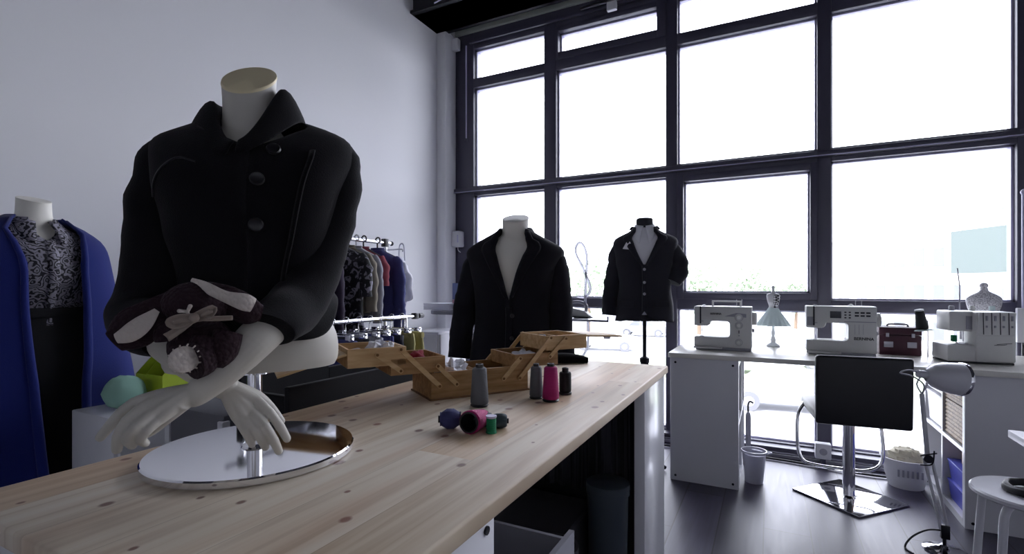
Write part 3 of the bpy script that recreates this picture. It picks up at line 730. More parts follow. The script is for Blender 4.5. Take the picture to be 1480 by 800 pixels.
# ---------------------------------------------------------------- main mannequin on the table
A0 = math.radians(48)
MM = Fr(-.885, .635, TZ, A0)
mm = thing('mannequin', 'headless white mannequin in black double-breasted jacket standing on the pine table', 'mannequin', tuple(MM.o), A0)
MB().lathe([(.176, 0), (.182, .002), (.182, .012), (.1795, .0145), (.001, .0145)], 96).build('base_plate', M['chrome'], mm)
MB().lathe([(.024, .0146), (.022, .018), (.0135, .020), (.0135, .19)], 32).build('pole', M['chrome'], mm)
MB().lathe([(.030, .155), (.030, .168), (.018, .17)], 32).build('pole_collar', M['chrome'], mm)
torso(mm, [(.168, 0.0, 0, .146, .095, .11), (.185, .0, 0, .152, .10, .115), (.23, 0, 0, .148, .10, .11), (.30, 0, 0, .115, .085, .085), (.36, 0, 0, .11, .085, .08), (.45, 0, 0, .13, .10, .09), (.53, 0, 0, .14, .085, .08), (.585, 0, 0, .12, .055, .06), (.61, -.003, 0, .06, .043, .045), (.635, -.006, -.004, .049, .044, .045), (.67, -.008, -.008, .0455, .044, .045), (.714, -.008, -.010, .047, .045, .046)], M['manq'], cut=(.64, .712, .85, .2, -.01))
tilt(MB().lathe([(.0475, 0), (.048, .002), (.047, .006), (.001, .0065)], 48, (-.008, -.010, .7145)), .64, .712, .85, .2, -.01).build('neck_cap', M['capm'], mm)
JG = Garment([(.225, 0, 0, .150, .122, .115), (.27, 0, 0, .138, .112, .10), (.34, 0, 0, .128, .102, .092), (.42, 0, 0, .142, .118, .10), (.50, 0, 0, .160, .122, .102), (.56, .004, 0, .172, .100, .095), (.596, .006, 0, .168, .076, .08), (.616, .004, 0, .135, .060, .064), (.632, -.004, 0, .088, .052, .056), (.645, -.008, 0, .058, .05, .052)], 2.35, wrinkle=.05, wscale=9, seed=3,
             hem=lambda ph: .075*max(0, math.sin(ph-.25))**6)
JG.lean = .11
jk = JG.shell('jacket', M['blackwool'], mm, opening=lambda z: (lerp([(.565, .0), (.60, .35), (.645, 1.3)], z),)*2, nz=60, nph=80, solid=.005)
JG_ = 0
JG.strip('front_edge', M['blackwool'], jk, lambda z: lerp([(.225, .25), (.4, .42), (.56, .50)], z), lambda u: .035, 1, .225, .565, off=.0075, solid=.003)
# curved yoke seam on the viewer's left of the chest
G = []
mb = MB()
pts = []
for i in range(15):
    t = i/14; z = .475+.07*math.sin(min(1, t*1.15)*PI/2)-.012*max(0, t-.75)*4
    ph = -1.15+.75*t
    pts.append(JG.pt(z, ph, .005))
mb.tube(pts, .0018, seg=6, n=2)
mb.build('seam_piping', M['blackb'], jk)
# collar: rises round the neck, rolls over and lies on the shoulders
def collar(parent, g_center, prof, m, front, n=56, name='collar', solid=.006, turn=0, lean=0):
    """prof: list of functions of t (0 front .. 1 nape) giving (radius x, radius y, z)"""
    mb = MB(); rows = []
    cx, cy = g_center
    for side in (0,):
        for i in range(n+1):
            ph = front+(2*PI-2*front)*i/n
            t = 1-abs(i/n*2-1)
            row = []
            for f in prof:
                rx, ry, z = f(t)
                row.append(Vector((cx+rx*math.sin(ph+turn), cy-ry*math.cos(ph+turn), z+lean*math.sin(ph))))
            rows.append(row)
    mb.grid(rows); return mb.build(name, m, parent, solid=solid, sub=1)
def sm(t): return t*t*(3-2*t)
collar(jk, (-.008, -.004), [
    lambda t: (.052, .084-.030*sm(min(1, t*2.2)), .566+.075*sm(min(1, t*2.2))),
    lambda t: (.055, .090-.032*sm(min(1, t*2.2)), .572+.100*sm(min(1, t*2.2))),
    lambda t: (.060, .096-.034*sm(min(1, t*2.2)), .574+.112*sm(min(1, t*2.2))),
    lambda t: (.072, .101-.028*sm(min(1, t*2.2)), .570+.112*sm(min(1, t*2.2))),
    lambda t: (.088, .106-.024*sm(min(1, t*2.2)), .562+.088*sm(min(1, t*2.2))),
    lambda t: (.100, .116-.028*sm(min(1, t*2.2)), .545+.076*sm(min(1, t*2.2)))], M['blackwool'], .05, turn=-.16, lean=.016)
for px, py in ((395, 215), (371, 260), (370, 325)):
    x, y, z = MM.at(px, py, -.12); p, n = snap(JG, x, z, .009)
    buttons([p], jk, M['blackb'], .0125, n)
a = MM.at
# sleeves
SR = [V(-.105, .0, .566), V(-.138, .0, .548), a(226, 300, -.01), a(220, 400, -.03), a(206, 458, -.07), a(216, 476, -.12), a(238, 486, -.15)]
sleeve_mb(SR, [.036, .046, .047, .050, .050, .042, .034], 1).build('sleeve', M['blackwool'], jk)
SL = [V(.110, .0, .568), V(.148, .0, .568), a(480, 300, -.01), a(455, 385, -.04), a(428, 440, -.10), a(404, 460, -.165), a(380, 476, -.198)]
sleeve_mb(SL, [.038, .048, .049, .050, .049, .045, .041], 5, slant=.55).build('sleeve', M['blackwool'], jk)
# arms: forearm, palm and five separate fingers grown into one surface
def arm(pts, rad, wrist, knuckles, fingers, rf, thumb, palm_back, name='arm'):
    mb = MB()
    mb.tube(pts, rad, seg=20, n=6, flat=.85)
    for k in knuckles:
        mb.tube([wrist, (Vector(wrist)*.45+Vector(k)*.55)+palm_back, k], [.0155, .0118, .0084], seg=12, n=4)
    for f, r in zip(fingers, rf):
        rr = [r*1.12, r*1.02, r*.98, r*.86, r*.72][:len(f)] if len(f) >= 4 else [r*1.1, r, r*.8]
        mb.tube(f, rr, seg=12, n=4)
        mb.ball(f[-1], rr[-1]*1.0, 12)
        for q, s_ in zip(f[1:-1], rr[1:-1]): mb.ball(q, s_*1.06, 12)
    mb.tube(thumb[0], thumb[1], seg=12, n=4); mb.ball(thumb[0][-1], thumb[1][-1], 12)
    return mb.build(name, M['manq'], mm, remesh=.0018, smoothf=3, recalc=True)
def z3(x, y, ly): return a(130+x/2.5, 380+y/2.5, ly)   # measured in the enlarged view of the hands
# left arm (in front), hand hanging at the left
wl = z3(365, 470, -.222)
arm([a(392, 470, -.175), a(370, 490, -.2), a(340, 520, -.21), a(308, 549, -.217), a(283, 567, -.222), wl],
    [.031, .0305, .027, .0225, .0205, .0190], wl,
    [z3(168, 500, -.225), z3(196, 520, -.238), z3(225, 545, -.245), z3(250, 566, -.246)],
    [[z3(168, 500, -.225), z3(122, 532, -.228), z3(78, 580, -.228), z3(38, 628, -.226)],
     [z3(196, 520, -.238), z3(135, 570, -.248), z3(104, 625, -.246), z3(98, 672, -.24)],
     [z3(225, 545, -.245), z3(162, 595, -.258), z3(138, 634, -.252), z3(152, 657, -.240)],
     [z3(250, 566, -.246), z3(205, 605, -.256), z3(185, 636, -.250), z3(200, 650, -.238)]],
    [.0076, .0078, .0075, .0068],
    ([z3(335, 500, -.232), z3(270, 560, -.222), z3(225, 600, -.215), z3(190, 622, -.212)], [.014, .0105, .0085, .007]), V(0, 0, .002))
# right arm (behind), hand over the chrome plate
wr = z3(500, 455, -.165)
arm([a(226, 478, -.14), a(248, 500, -.155), a(282, 528, -.165), a(312, 548, -.168), wr],
    [.030, .029, .026, .0225, .0200], wr,
    [z3(600, 492, -.172), z3(585, 535, -.180), z3(560, 556, -.184), z3(532, 560, -.182)],
    [[z3(600, 492, -.172), z3(650, 540, -.180), z3(688, 592, -.180), z3(712, 634, -.176)],
     [z3(585, 535, -.180), z3(632, 588, -.192), z3(664, 640, -.190), z3(682, 678, -.182)],
     [z3(560, 556, -.184), z3(598, 605, -.194), z3(622, 640, -.190), z3(634, 664, -.180)],
     [z3(532, 560, -.182), z3(560, 604, -.192), z3(578, 636, -.188), z3(586, 655, -.178)]],
    [.0076, .0078, .0075, .0068],
    ([z3(520, 455, -.160), z3(600, 480, -.145), z3(650, 520, -.138), z3(690, 570, -.135)], [.014, .0105, .0085, .007]), V(0, -.002, .0))
# ---------------------------------------------------------------- the knitted bunny in the arms
bn = thing('soft_toy', 'burgundy knitted rabbit with cream-lined ears held in the crossed arms', 'soft toy', tuple(MM.o), A0)
def b_(px, py, ly): return a(px, py, ly)
mb = MB().ball(b_(292, 500, -.205), (.046, .034, .044)); mb.build('body', M['knit'], bn)
hd = MB().ball(b_(283, 440, -.225), (.045, .034, .034)).build('head', M['knit'], bn)
def ear(pts, rad, lining, lr):
    e = MB().tube(pts, rad, seg=18, n=6, flat=.42).build('ear', M['knit'], bn)
    MB().tube(lining, lr, seg=14, n=6, flat=.35).build('ear_lining', M['knitw'], e)
ear([b_(262, 432, -.222), b_(225, 455, -.232), b_(192, 476, -.235), b_(165, 494, -.235)], [.018, .025, .029, .016],
    [b_(227, 448, -.247), b_(208, 466, -.252), b_(188, 481, -.254), b_(168, 489, -.25)], [.004, .0115, .0125, .007])
ear([b_(296, 420, -.21), b_(330, 432, -.225), b_(358, 448, -.23), b_(378, 452, -.225)], [.015, .020, .022, .012],
    [b_(277, 404, -.228), b_(296, 414, -.246), b_(325, 428, -.256), b_(352, 436, -.258), b_(366, 441, -.254)], [.003, .0075, .0082, .0125, .0105])
lg = MB().tube([b_(300, 490, -.225), b_(292, 515, -.235), b_(278, 522, -.245)], [.022, .026, .027], seg=20, n=5).build('leg', M['knit'], bn)
MB().ball(b_(266, 519, -.262), (.0205, .006, .0185), rz=Matrix.Rotation(math.radians(-32), 3, 'Y') @ Matrix.Rotation(math.radians(35), 3, 'Z')).build('sole', M['knitw'], lg)
c0 = b_(266, 519, -.264)
mb = MB()
for k in range(14):
    th = 2*PI*k/14; d_ = Matrix.Rotation(math.radians(-32), 3, 'Y') @ Vector((.0205*math.cos(th), 0, .0185*math.sin(th)))
    mb.tube([c0+d_*.94, c0+d_*1.0+V(0, .003, 0), c0+d_*1.08+V(0, .006, 0)], .0011, seg=6, n=1)
mb.build('sole_stitching', M['knitw'], lg)
MB().tube([b_(330, 480, -.225), b_(322, 505, -.23), b_(312, 520, -.225)], [.020, .022, .018], n=4).build('leg', M['knit'], bn)
MB().tube([b_(250, 470, -.23), b_(240, 480, -.235), b_(240, 492, -.235)], [.014, .016, .014], n=4).build('paw', M['knit'], bn)
# stitched nose
nz = b_(271, 450, -.2605)
mb = MB()
for e in ((259, 449), (275, 442), (272, 456)):
    mb.tube([nz, b_(*e, -.262)], [.0022, .0028], seg=8, n=1); mb.ball(b_(*e, -.262), .0028, 10)
mb.build('nose_stitch', M['knitw'], hd)
# bow
def ribbon(p, w0, w1, curl=.004):
    """flat band through points, width tapering"""
    P = catmull([tuple(q) for q in p], 6); G = []
    for i, q in enumerate(P):
        q = Vector(q); t = i/(len(P)-1); w = w0+(w1-w0)*t
        d_ = (Vector(P[min(i+1, len(P)-1)])-Vector(P[max(0, i-1)])).normalized(); nrm = d_.cross(V(0, 1, 0)).normalized()
        G.append([q+nrm*(w*(k/4-.5))+V(0, curl*math.sin(PI*k/4), 0) for k in range(5)])
    return MB().grid(G)
bw = ribbon([b_(281, 458, -.266), b_(296, 450, -.275), b_(308, 446, -.272), b_(300, 456, -.27), b_(281, 460, -.268)], .010, .010).build('bow', M['ribbon'], bn, solid=.0012)
ribbon([b_(281, 459, -.268), b_(305, 460, -.27), b_(336, 459, -.268)], .007, .006).build('ribbon_tail', M['ribbon'], bw, solid=.0012)
ribbon([b_(281, 459, -.268), b_(258, 460, -.274), b_(245, 466, -.272), b_(258, 470, -.27), b_(281, 461, -.268)], .012, .009).build('ribbon_loop', M['ribbon'], bw, solid=.0012)
ribbon([b_(281, 460, -.268), b_(262, 474, -.27), b_(240, 488, -.266)], .007, .012).build('ribbon_tail', M['ribbon'], bw, solid=.0012)
MB().ball(b_(281, 459, -.272), (.0065, .005, .0065)).build('knot', M['ribbon'], bw)
# ---------------------------------------------------------------- blue coat mannequin by the left wall
AB = math.radians(92)
bl = thing('mannequin', 'headless mannequin by the left wall in open royal blue coat and paisley blouse', 'mannequin', (-2.30, .80, 0), AB)
NZ = 1.475
torso(bl, [(.82, 0, 0, .16, .10, .12), (.92, 0, 0, .17, .11, .125), (1.0, 0, 0, .15, .1, .11), (1.09, 0, 0, .115, .085, .085), (1.2, 0, 0, .13, .11, .09), (1.3, 0, 0, .145, .095, .09), (1.36, 0, 0, .12, .06, .065), (1.385, 0, 0, .065, .045, .05), (1.42, 0, 0, .05, .044, .048), (NZ, 0, 0, .0465, .045, .047)], M['manqw'], cut=(1.42, 1.47, .3))
tilt(MB().lathe([(.047, 0), (.0475, .002), (.046, .004), (.001, .0045)], 40, (0, 0, NZ)), 1.42, 1.47, .3).build('neck_cap', M['manqw'], bl)
MB().cyl((0, 0, .02), (0, 0, .84), .0125).build('pole', M['chrome'], bl)
MB().lathe([(.17, 0), (.17, .008), (.02, .016), (.02, .03)], 64).build('base_plate', M['chrome'], bl)
BG = Garment([(1.04, 0, 0, .130, .098, .10), (1.1, 0, 0, .128, .098, .095), (1.2, 0, 0, .148, .132, .10), (1.29, 0, 0, .16, .118, .10), (1.345, 0, 0, .145, .082, .08), (1.375, 0, 0, .10, .062, .065), (1.395, 0, 0, .068, .056, .06), (1.41, 0, 0, .06, .054, .058)], 2.2, wrinkle=.07, wscale=12, seed=9)
bs = BG.shell('blouse', M['paisley'], bl, opening=lambda z: (lerp([(1.33, 0), (1.41, .55)], z),)*2, solid=.003)
BG.strip('placket', M['paisley'], bs, lambda z: -.06, lambda u: .14, 1, 1.04, 1.33, off=.005, solid=.002)
for s_ in (-1, 1):
    # pointed collar leaves
    def cp(t, w):   # t 0 nape .. 1 front point ; w 0 inner .. 1 outer
        ph = s_*(PI*.98-(PI*.98-.30)*t)
        r0, z0 = .056, 1.432-.035*t
        r1 = .070+.018*t+(.030*max(0, t-.6)/.4); zz = 1.398-.052*t-.03*max(0, t-.75)/.25
        top = V(r0*math.sin(ph), -r0*math.cos(ph), z0); out = V(r1*math.sin(ph), -r1*math.cos(ph), zz)
        q = top.lerp(out, w); q.z += .010*math.sin(PI*w); return q
    G = [[cp(i/18, k/5) for k in range(6)] for i in range(19)]
    MB().grid(G).build('collar_leaf', M['paisley'], bs, solid=.002)
buttons([V(0, -BG.ring(z)[4]-.006, z) for z in (1.10, 1.18, 1.26, 1.32)], bs, M['blackb'], .005)
KG = Garment([(.36, 0, 0, .17, .12, .13), (.6, 0, 0, .178, .125, .14), (.85, 0, 0, .185, .125, .145), (.95, 0, 0, .175, .12, .13), (1.05, 0, 0, .138, .104, .106), (1.10, 0, 0, .134, .104, .10)], 2.2, wrinkle=.03, seed=4)
sk = KG.shell('skirt', M['blackskirt'], bl, solid=.004)
MB().rings([[KG.pt(z, 2*PI*k/48, .004) for k in range(48)] for z in (1.065, 1.075, 1.09, 1.10)], caps=False).build('waistband', M['blackskirt'], sk, solid=.003)
oc = lambda z: lerp([(.3, .05), (.6, .12), (.86, .18), (1.1, .27), (1.25, .30), (1.33, .42), (1.38, .7), (1.415, .95)], z)
CG = Garment([(.30, 0, -.0, .33, .22, .20), (.6, 0, 0, .318, .205, .19), (.86, 0, 0, .295, .19, .18), (1.1, 0, 0, .248, .165, .15), (1.25, 0, 0, .218, .150, .135), (1.33, 0, 0, .194, .115, .115), (1.375, 0, 0, .145, .085, .09), (1.40, 0, 0, .098, .068, .074), (1.415, 0, 0, .076, .062, .068)], 2.2, wrinkle=.03, wscale=5, ripple=.07, rn=7, seed=2)
ct = CG.shell('coat', M['blue'], bl, opening=lambda z: (oc(z), oc(z)), nz=60, nph=90, solid=.006)
for s_ in (-1, 1):
    CG.strip('front_band', M['blue'], ct, oc, lambda u: .08, s_, .3, 1.41, off=.006, solid=.003)
# ---------------------------------------------------------------- middle mannequin in the dark suit jacket
AM = math.radians(16)
md = thing('mannequin', 'headless mannequin in dark suit jacket with deep V standing behind the sewing box', 'mannequin', (-1.19, 2.34, 0), AM)
torso(md, [(.74, 0, 0, .17, .11, .12), (.85, 0, 0, .185, .12, .13), (1.0, 0, 0, .165, .11, .11), (1.15, 0, 0, .175, .12, .11), (1.28, 0, 0, .19, .12, .11), (1.37, 0, 0, .175, .085, .085), (1.41, 0, 0, .12, .065, .07), (1.44, .004, 0, .075, .058, .062), (1.48, .006, 0, .068, .06, .064), (1.525, .008, 0, .069, .063, .066)], M['manqw'], cut=(1.46, 1.52, .42))
tilt(MB().lathe([(.069, 0), (.070, .003), (.068, .006), (.001, .007)], 40, (.008, 0, 1.5255)), 1.46, 1.52, .42).build('neck_cap', M['manqw'], md)
MB().cyl((0, 0, .02), (0, 0, .76), .0155).build('pole', M['chrome'], md)
MB().lathe([(.19, 0), (.19, .01), (.02, .018), (.02, .03)], 64).build('base_plate', M['chrome'], md)
DG = Garment([(.74, 0, 0, .235, .16, .15), (.85, 0, 0, .222, .152, .145), (1.0, 0, 0, .195, .135, .125), (1.15, 0, 0, .205, .14, .13), (1.26, 0, 0, .232, .142, .13), (1.33, 0, 0, .252, .115, .11), (1.365, 0, 0, .248, .092, .09), (1.395, 0, 0, .208, .082, .082), (1.425, 0, 0, .155, .078, .078), (1.45, .003, 0, .11, .070, .072), (1.468, .005, 0, .086, .068, .070)], 2.5, wrinkle=.04, wscale=6, seed=7)
opn = lambda z: lerp([(1.11, 0), (1.235, .10), (1.33, .19), (1.41, .32), (1.45, .5), (1.468, .75)], z)
dj = DG.shell('jacket', M['navywool'], md, opening=lambda z: (opn(z), opn(z)), nz=60, nph=80, solid=.006)
for s_ in (-1, 1):
    DG.strip('lapel', M['navywool'], dj, opn, lambda u: .05+.34*u*(1 if u < .86 else .55), s_, 1.12, 1.455, off=.010, solid=.004)
DG.strip('front_edge', M['navywool'], dj, lambda z: -.04, lambda u: .08, 1, .74, 1.07, off=.009, solid=.003)
buttons([V(.02, -DG.ring(z)[4]-.016, z) for z in (1.03, .92)], dj, M['blackb'], .011)
collar(dj, (.006, 0), [lambda t: (.072, .066, 1.462+.010*t), lambda t: (.076, .070, 1.478+.018*t), lambda t: (.088, .080, 1.474+.018*t), lambda t: (.105, .090, 1.440+.022*t)], M['navywool'], 1.15)
def mdat(px, py, ly): return Fr(-1.19, 2.34, 0, AM).at(px, py, ly)
sleeve_mb([V(-.17, 0, 1.315), V(-.205, 0, 1.285), mdat(676, 430, -.01), mdat(667, 480, -.03), V(-.285, -.05, .80)], [.05, .066, .066, .062, .056], 2).build('sleeve', M['navywool'], dj)
sleeve_mb([V(.175, 0, 1.315), V(.212, 0, 1.285), mdat(808, 430, -.01), mdat(812, 480, -.03), V(.275, -.05, .76)], [.05, .066, .064, .058, .052], 4).build('sleeve', M['navywool'], dj)
# ---------------------------------------------------------------- grey jacket on the stand by the window
AS = math.radians(12)
sm_o = (-.71, 3.23, 0)
sg = thing('dress_form', 'dress form by the window in grey jacket, white collar and pocket square', 'mannequin', sm_o, AS)
torso(sg, [(.96, 0, 0, .15, .10, .10), (1.05, 0, 0, .15, .10, .10), (1.2, 0, 0, .14, .10, .10), (1.35, 0, 0, .165, .11, .10), (1.46, 0, 0, .15, .08, .08), (1.50, 0, 0, .09, .06, .065), (1.53, 0, 0, .06, .054, .056), (1.60, 0, 0, .052, .05, .052)], M['manq_dark'])
MB().lathe([(.052, 0), (.053, .004), (.045, .012), (.001, .018)], 32, (0, 0, 1.598)).build('neck_cap', M['manq_dark'], sg)
MB().cyl((0, 0, .03), (0, 0, .70), .026).build('lower_pole', M['darkmetal'], sg)
MB().cyl((0, 0, .70), (0, 0, .97), .012).build('upper_pole', M['darkmetal'], sg)
MB().lathe([(.028, 0), (.030, .01), (.030, .03), (.018, .04)], 24, (0, 0, .69)).build('height_clamp', M['darkmetal'], sg)
for k in range(3):
    th = 2*PI*k/3+.4
    MB().tube([(0, 0, .06), (.07*math.cos(th), .07*math.sin(th), .05), (.14*math.cos(th), .14*math.sin(th), .015)], [.016, .014, .012], n=4).build('foot', M['darkmetal'], sg)
WG = Garment([(1.0, 0, 0, .155, .11, .105), (1.2, 0, 0, .15, .115, .105), (1.35, 0, 0, .17, .118, .105), (1.46, 0, 0, .15, .088, .085), (1.5, 0, 0, .10, .068, .07), (1.53, 0, 0, .068, .060, .062), (1.545, 0, 0, .062, .058, .06)], 2.2, seed=1)
sh = WG.shell('shirt', M['whitecloth'], sg, solid=.003)
for s_ in (-1, 1):
    def cp2(t, w):
        ph = s_*(PI-(PI-.10)*t)
        r0, z0 = .060, 1.585-.03*t
        r1 = .070+.010*t+.012*max(0, t-.7)/.3; zz = 1.545-.055*t-.05*max(0, t-.7)/.3
        return V(r0*math.sin(ph), -r0*math.cos(ph), z0).lerp(V(r1*math.sin(ph+s_*.22*max(0, t-.6)/.4), -r1*1.12*math.cos(ph), zz), w)
    MB().grid([[cp2(i/18, k/4) for k in range(5)] for i in range(19)]).build('collar_leaf', M['whitecloth'], sh, solid=.002)
GG = Garment([(.955, 0, 0, .180, .135, .125), (1.05, 0, 0, .172, .13, .12), (1.2, 0, 0, .158, .125, .115), (1.33, 0, 0, .178, .128, .115), (1.43, 0, 0, .20, .108, .10), (1.475, 0, 0, .190, .082, .085), (1.505, 0, 0, .135, .070, .074), (1.522, 0, 0, .10, .068, .07), (1.54, 0, 0, .078, .066, .068), (1.55, 0, 0, .072, .064, .066)], 2.4, wrinkle=.06, wscale=8, seed=12, ripple=.02, hem=lambda ph: .03*max(0, math.cos(ph))**6)
opg = lambda z: lerp([(.955, .10), (1.00, .0), (1.30, .0), (1.36, .12), (1.45, .28), (1.52, .5), (1.55, .85)], z)
gj = GG.shell('jacket', M['greyw'], sg, opening=lambda z: (opg(z), opg(z)), nz=56, nph=80, solid=.006)
for s_ in (-1, 1):
    GG.strip('lapel', M['greyw'], gj, opg, lambda u: .05+.36*u*(1 if u < .8 else .6), s_, 1.30, 1.54, off=.009, solid=.004)
GG.strip('front_edge', M['greyw'], gj, lambda z: -.05, lambda u: .10, 1, 1.0, 1.31, off=.008, solid=.003)
buttons([V(0.0, -.008-GG.ring(z)[4]-.008, z) for z in (1.28, 1.20, 1.13)], gj, M['pearl'], .009)
collar(gj, (0, 0), [lambda t: (.072, .066, 1.545), lambda t: (.076, .070, 1.565+.01*t), lambda t: (.098, .086, 1.535+.01*t)], M['greyw'], 1.2)
p, n = snap(GG, -.095, 1.43, .012)
MB().prism([(-.035, -.02), (.032, -.028), (.024, .0), (.008, .026), (-.002, .010), (-.012, .022)], .004, 'y', 0).build('pocket_square', M['whitecloth'], gj, loc=p)
def sgat(px, py, ly): return Fr(*sm_o, AS).at(px, py, ly)
sleeve_mb([V(-.12, 0, 1.42), V(-.155, 0, 1.40), sgat(886, 400, -.01), sgat(882, 430, -.02), sgat(880, 455, -.03)], [.038, .055, .053, .050, .046], 8, w=.2).build('sleeve', M['greyw'], gj)
sleeve_mb([V(.12, 0, 1.42), V(.155, 0, 1.40), sgat(977, 370, -.01), sgat(979, 392, -.03), sgat(972, 408, -.05)], [.038, .056, .055, .060, .045], 11, w=.25).build('sleeve', M['greyw'], gj)
for s_ in (-1, 1):
    p, n = snap(GG, s_*.10, 1.06, .01)
    MB().box(-.05, .05, -.004, .004, -.02, .02, bev=.002).build('pocket_flap', M['greyw'], gj, loc=p, rot=(0, 0, s_*.5))
# ================================================================== CLOTHES RACKS
RX = -2.54
rk = thing('clothes_rack', 'chrome clothes rail along the left wall packed with hanging garments', 'clothes rack', (RX, 2.2, 0))
MB().cyl((0, -.55, 1.5), (0, .74, 1.5), .013).build('rail', M['chrome'], rk)
MB().cyl((0, .68, .06), (0, .68, 1.5), .014).build('upright', M['chrome'], rk)
MB().cyl((0, -.45, .06), (0, -.45, 1.5), .014).build('upright', M['chrome'], rk)
for y in (.68, -.45):
    MB().cyl((-.22, y, .05), (.22, y, .05), .012).build('foot_bar', M['chrome'], rk)
    MB().box(-.02, .02, y-.022, y+.022, 1.47, 1.53, bev=.006).build('rail_joint', M['blackplastic'], rk)
MB().ball((0, .75, 1.5), (.018, .018, .018)).build('end_cap', M['blackplastic'], rk)
def hanger(y, label, m='blackplastic', sw=.2, rz=0):
    o = thing('coat_hanger', label, 'hanger', (RX, y, 1.5), rz, 'coat hangers on the upper rail')
    MB().tube([(0.0, 0, -.05), (0, 0, -.01), (.022, 0, .0), (.02, 0, .024), (0, 0, .032), (-.021, 0, .016)], .0055, n=5).build('hook', M[m], o)
    MB().tube([(-sw, 0, -.115), (-sw*.5, 0, -.085), (0, 0, -.05), (sw*.5, 0, -.085), (sw, 0, -.115)], [.008, .011, .010, .011, .008], n=5).build('shoulder_bar', M[m], o)
    return o
def hung(name, label, cat, y, z0, w, d, m, sl=.0, slr=.05, seed=0, rz=0, slang=.05):
    """garment hanging across the rail; w half width, d half depth, z0 hem height, sl sleeve length"""
    o = thing(name, label, cat, (RX, y, 1.5), rz, 'garments on the upper rail')
    L = z0-1.5
    g = Garment([(L, 0, 0, w*.95, d*1.1, d*1.1), (L*.6-.03, 0, 0, w*.92, d*1.15, d*1.15), (-.26, 0, 0, w*.96, d*1.2, d*1.2), (-.16, 0, 0, w*1.0, d, d), (-.115, 0, 0, w*.85, d*.8, d*.8), (-.08, 0, 0, w*.45, d*.65, d*.65), (-.06, 0, 0, w*.26, d*.6, d*.6)], 2.4, wrinkle=.08, wscale=7, seed=seed, ripple=.04)
    b = g.shell('body', M[m], o, solid=.004, nz=36, nph=48)
    if sl:
        for s_ in (-1, 1):
            sleeve_mb([(s_*w*.82, 0, -.125), (s_*(w*.98), 0, -.19), (s_*(w*1.0+slang*sl*.5), .0, -.19-sl*.5), (s_*(w*1.0+slang*sl*.6), .0, -.19-sl)], [slr*.7, slr, slr*.95, slr*.85], seed+s_, w=.25, flat=.8).build('sleeve', M[m], o)
    MB().rings([[V(w*.27*math.cos(2*PI*k/24), d*.62*math.sin(2*PI*k/24), z) for k in range(24)] for z in (-.065, -.045)], caps=False).build('neckband', M[m], o, solid=.004)
    return o
items = [(2.80, 'jacket', 'navy blue jacket hanging at the window end of the upper rail', 'jacket', .93, .19, .062, 'bluefab', .42, .05),
         (2.66, 'jersey_top', 'dusty red short-sleeved top hanging beside the navy jacket', 'top', 1.02, .17, .03, 'red', .13, .05),
         (2.59, 'cardigan', 'light grey garment hanging between the red top and the floral dress', 'cardigan', .98, .19, .03, 'greyfab', .38, .042),
         (2.43, 'dress', 'black and white floral dress hanging on the upper rail', 'dress', .80, .225, .045, 'floral', .2, .05),
         (2.52, 'knitted_jumper', 'beige knitted jumper hanging behind the floral dress', 'jumper', 1.0, .19, .03, 'beige', .3, .05),
         (2.22, 'blouse', 'dark purple blouse hanging near the jacket elbow of the big mannequin', 'blouse', .95, .21, .035, 'purple', .4, .045),
         (2.10, 'coat', 'dark grey coat hanging mid-rail, mostly behind the big mannequin', 'coat', .7, .22, .045, 'darkgrey', .5, .055),
         (1.98, 'dress', 'grey dress hanging mid-rail, mostly behind the big mannequin', 'dress', .75, .2, .035, 'greyfab', .2, .045)]
for i, (y, nm, lab, cat, z0, w, d, m, sl, sr) in enumerate(items):
    hung(nm, lab, cat, y, z0, w, d, m, sl, sr, seed=i*3+1, rz=.04*math.sin(i*2.3))
    hanger(y, ['slim black hanger holding the navy jacket', 'black hanger holding the dusty red top', 'white hanger holding the light grey cardigan', 'black hanger holding the floral dress', 'black hanger holding the beige jumper', 'white hanger holding the purple blouse', 'black hanger holding the dark grey coat', 'black hanger holding the grey dress'][i], ['blackplastic', 'blackplastic', 'matte_white', 'blackplastic', 'blackplastic', 'matte_white', 'blackplastic', 'blackplastic'][i], w*.85, rz=.04*math.sin(i*2.3))
# small label patch on the navy jacket
MB().box(-.028, .028, -.074, -.068, -.34, -.28, bev=.001).build('care_card', M['label'], [x for x in bpy.data.objects if x.name == 'jacket' and x.parent is None][0] if any(x.name == 'jacket' and x.parent is None for x in bpy.data.objects) else rk, loc=(.06, 0, 0))
# white plastic bag beyond the rack
o = thing('plastic_bag', 'crumpled white plastic bag hanging behind the navy jacket', 'bag', (-2.58, 3.12, 1.0))
mb = MB().ball((0, 0, .2), (.09, .07, .2), 28)
for v in mb.bm.verts: v.co += (v.co-V(0, 0, .2))*.35*noise.noise(v.co*18)
mb.build('bag', M['baggy'], o)
MB().tube([(-.03, 0, .38), (-.02, 0, .50), (.02, 0, .50), (.03, 0, .38)], .006, n=5).build('handle', M['baggy'], o)
o = thing('bag_hook', 'short chrome arm at the end of the rail carrying the plastic bag', 'hook', (-2.58, 3.12, 1.45))
MB().tube([(-.18, 0, .02), (-.1, 0, .02), (0, 0, .02), (.01, 0, .0)], .006).build('arm', M['brushed'], o)
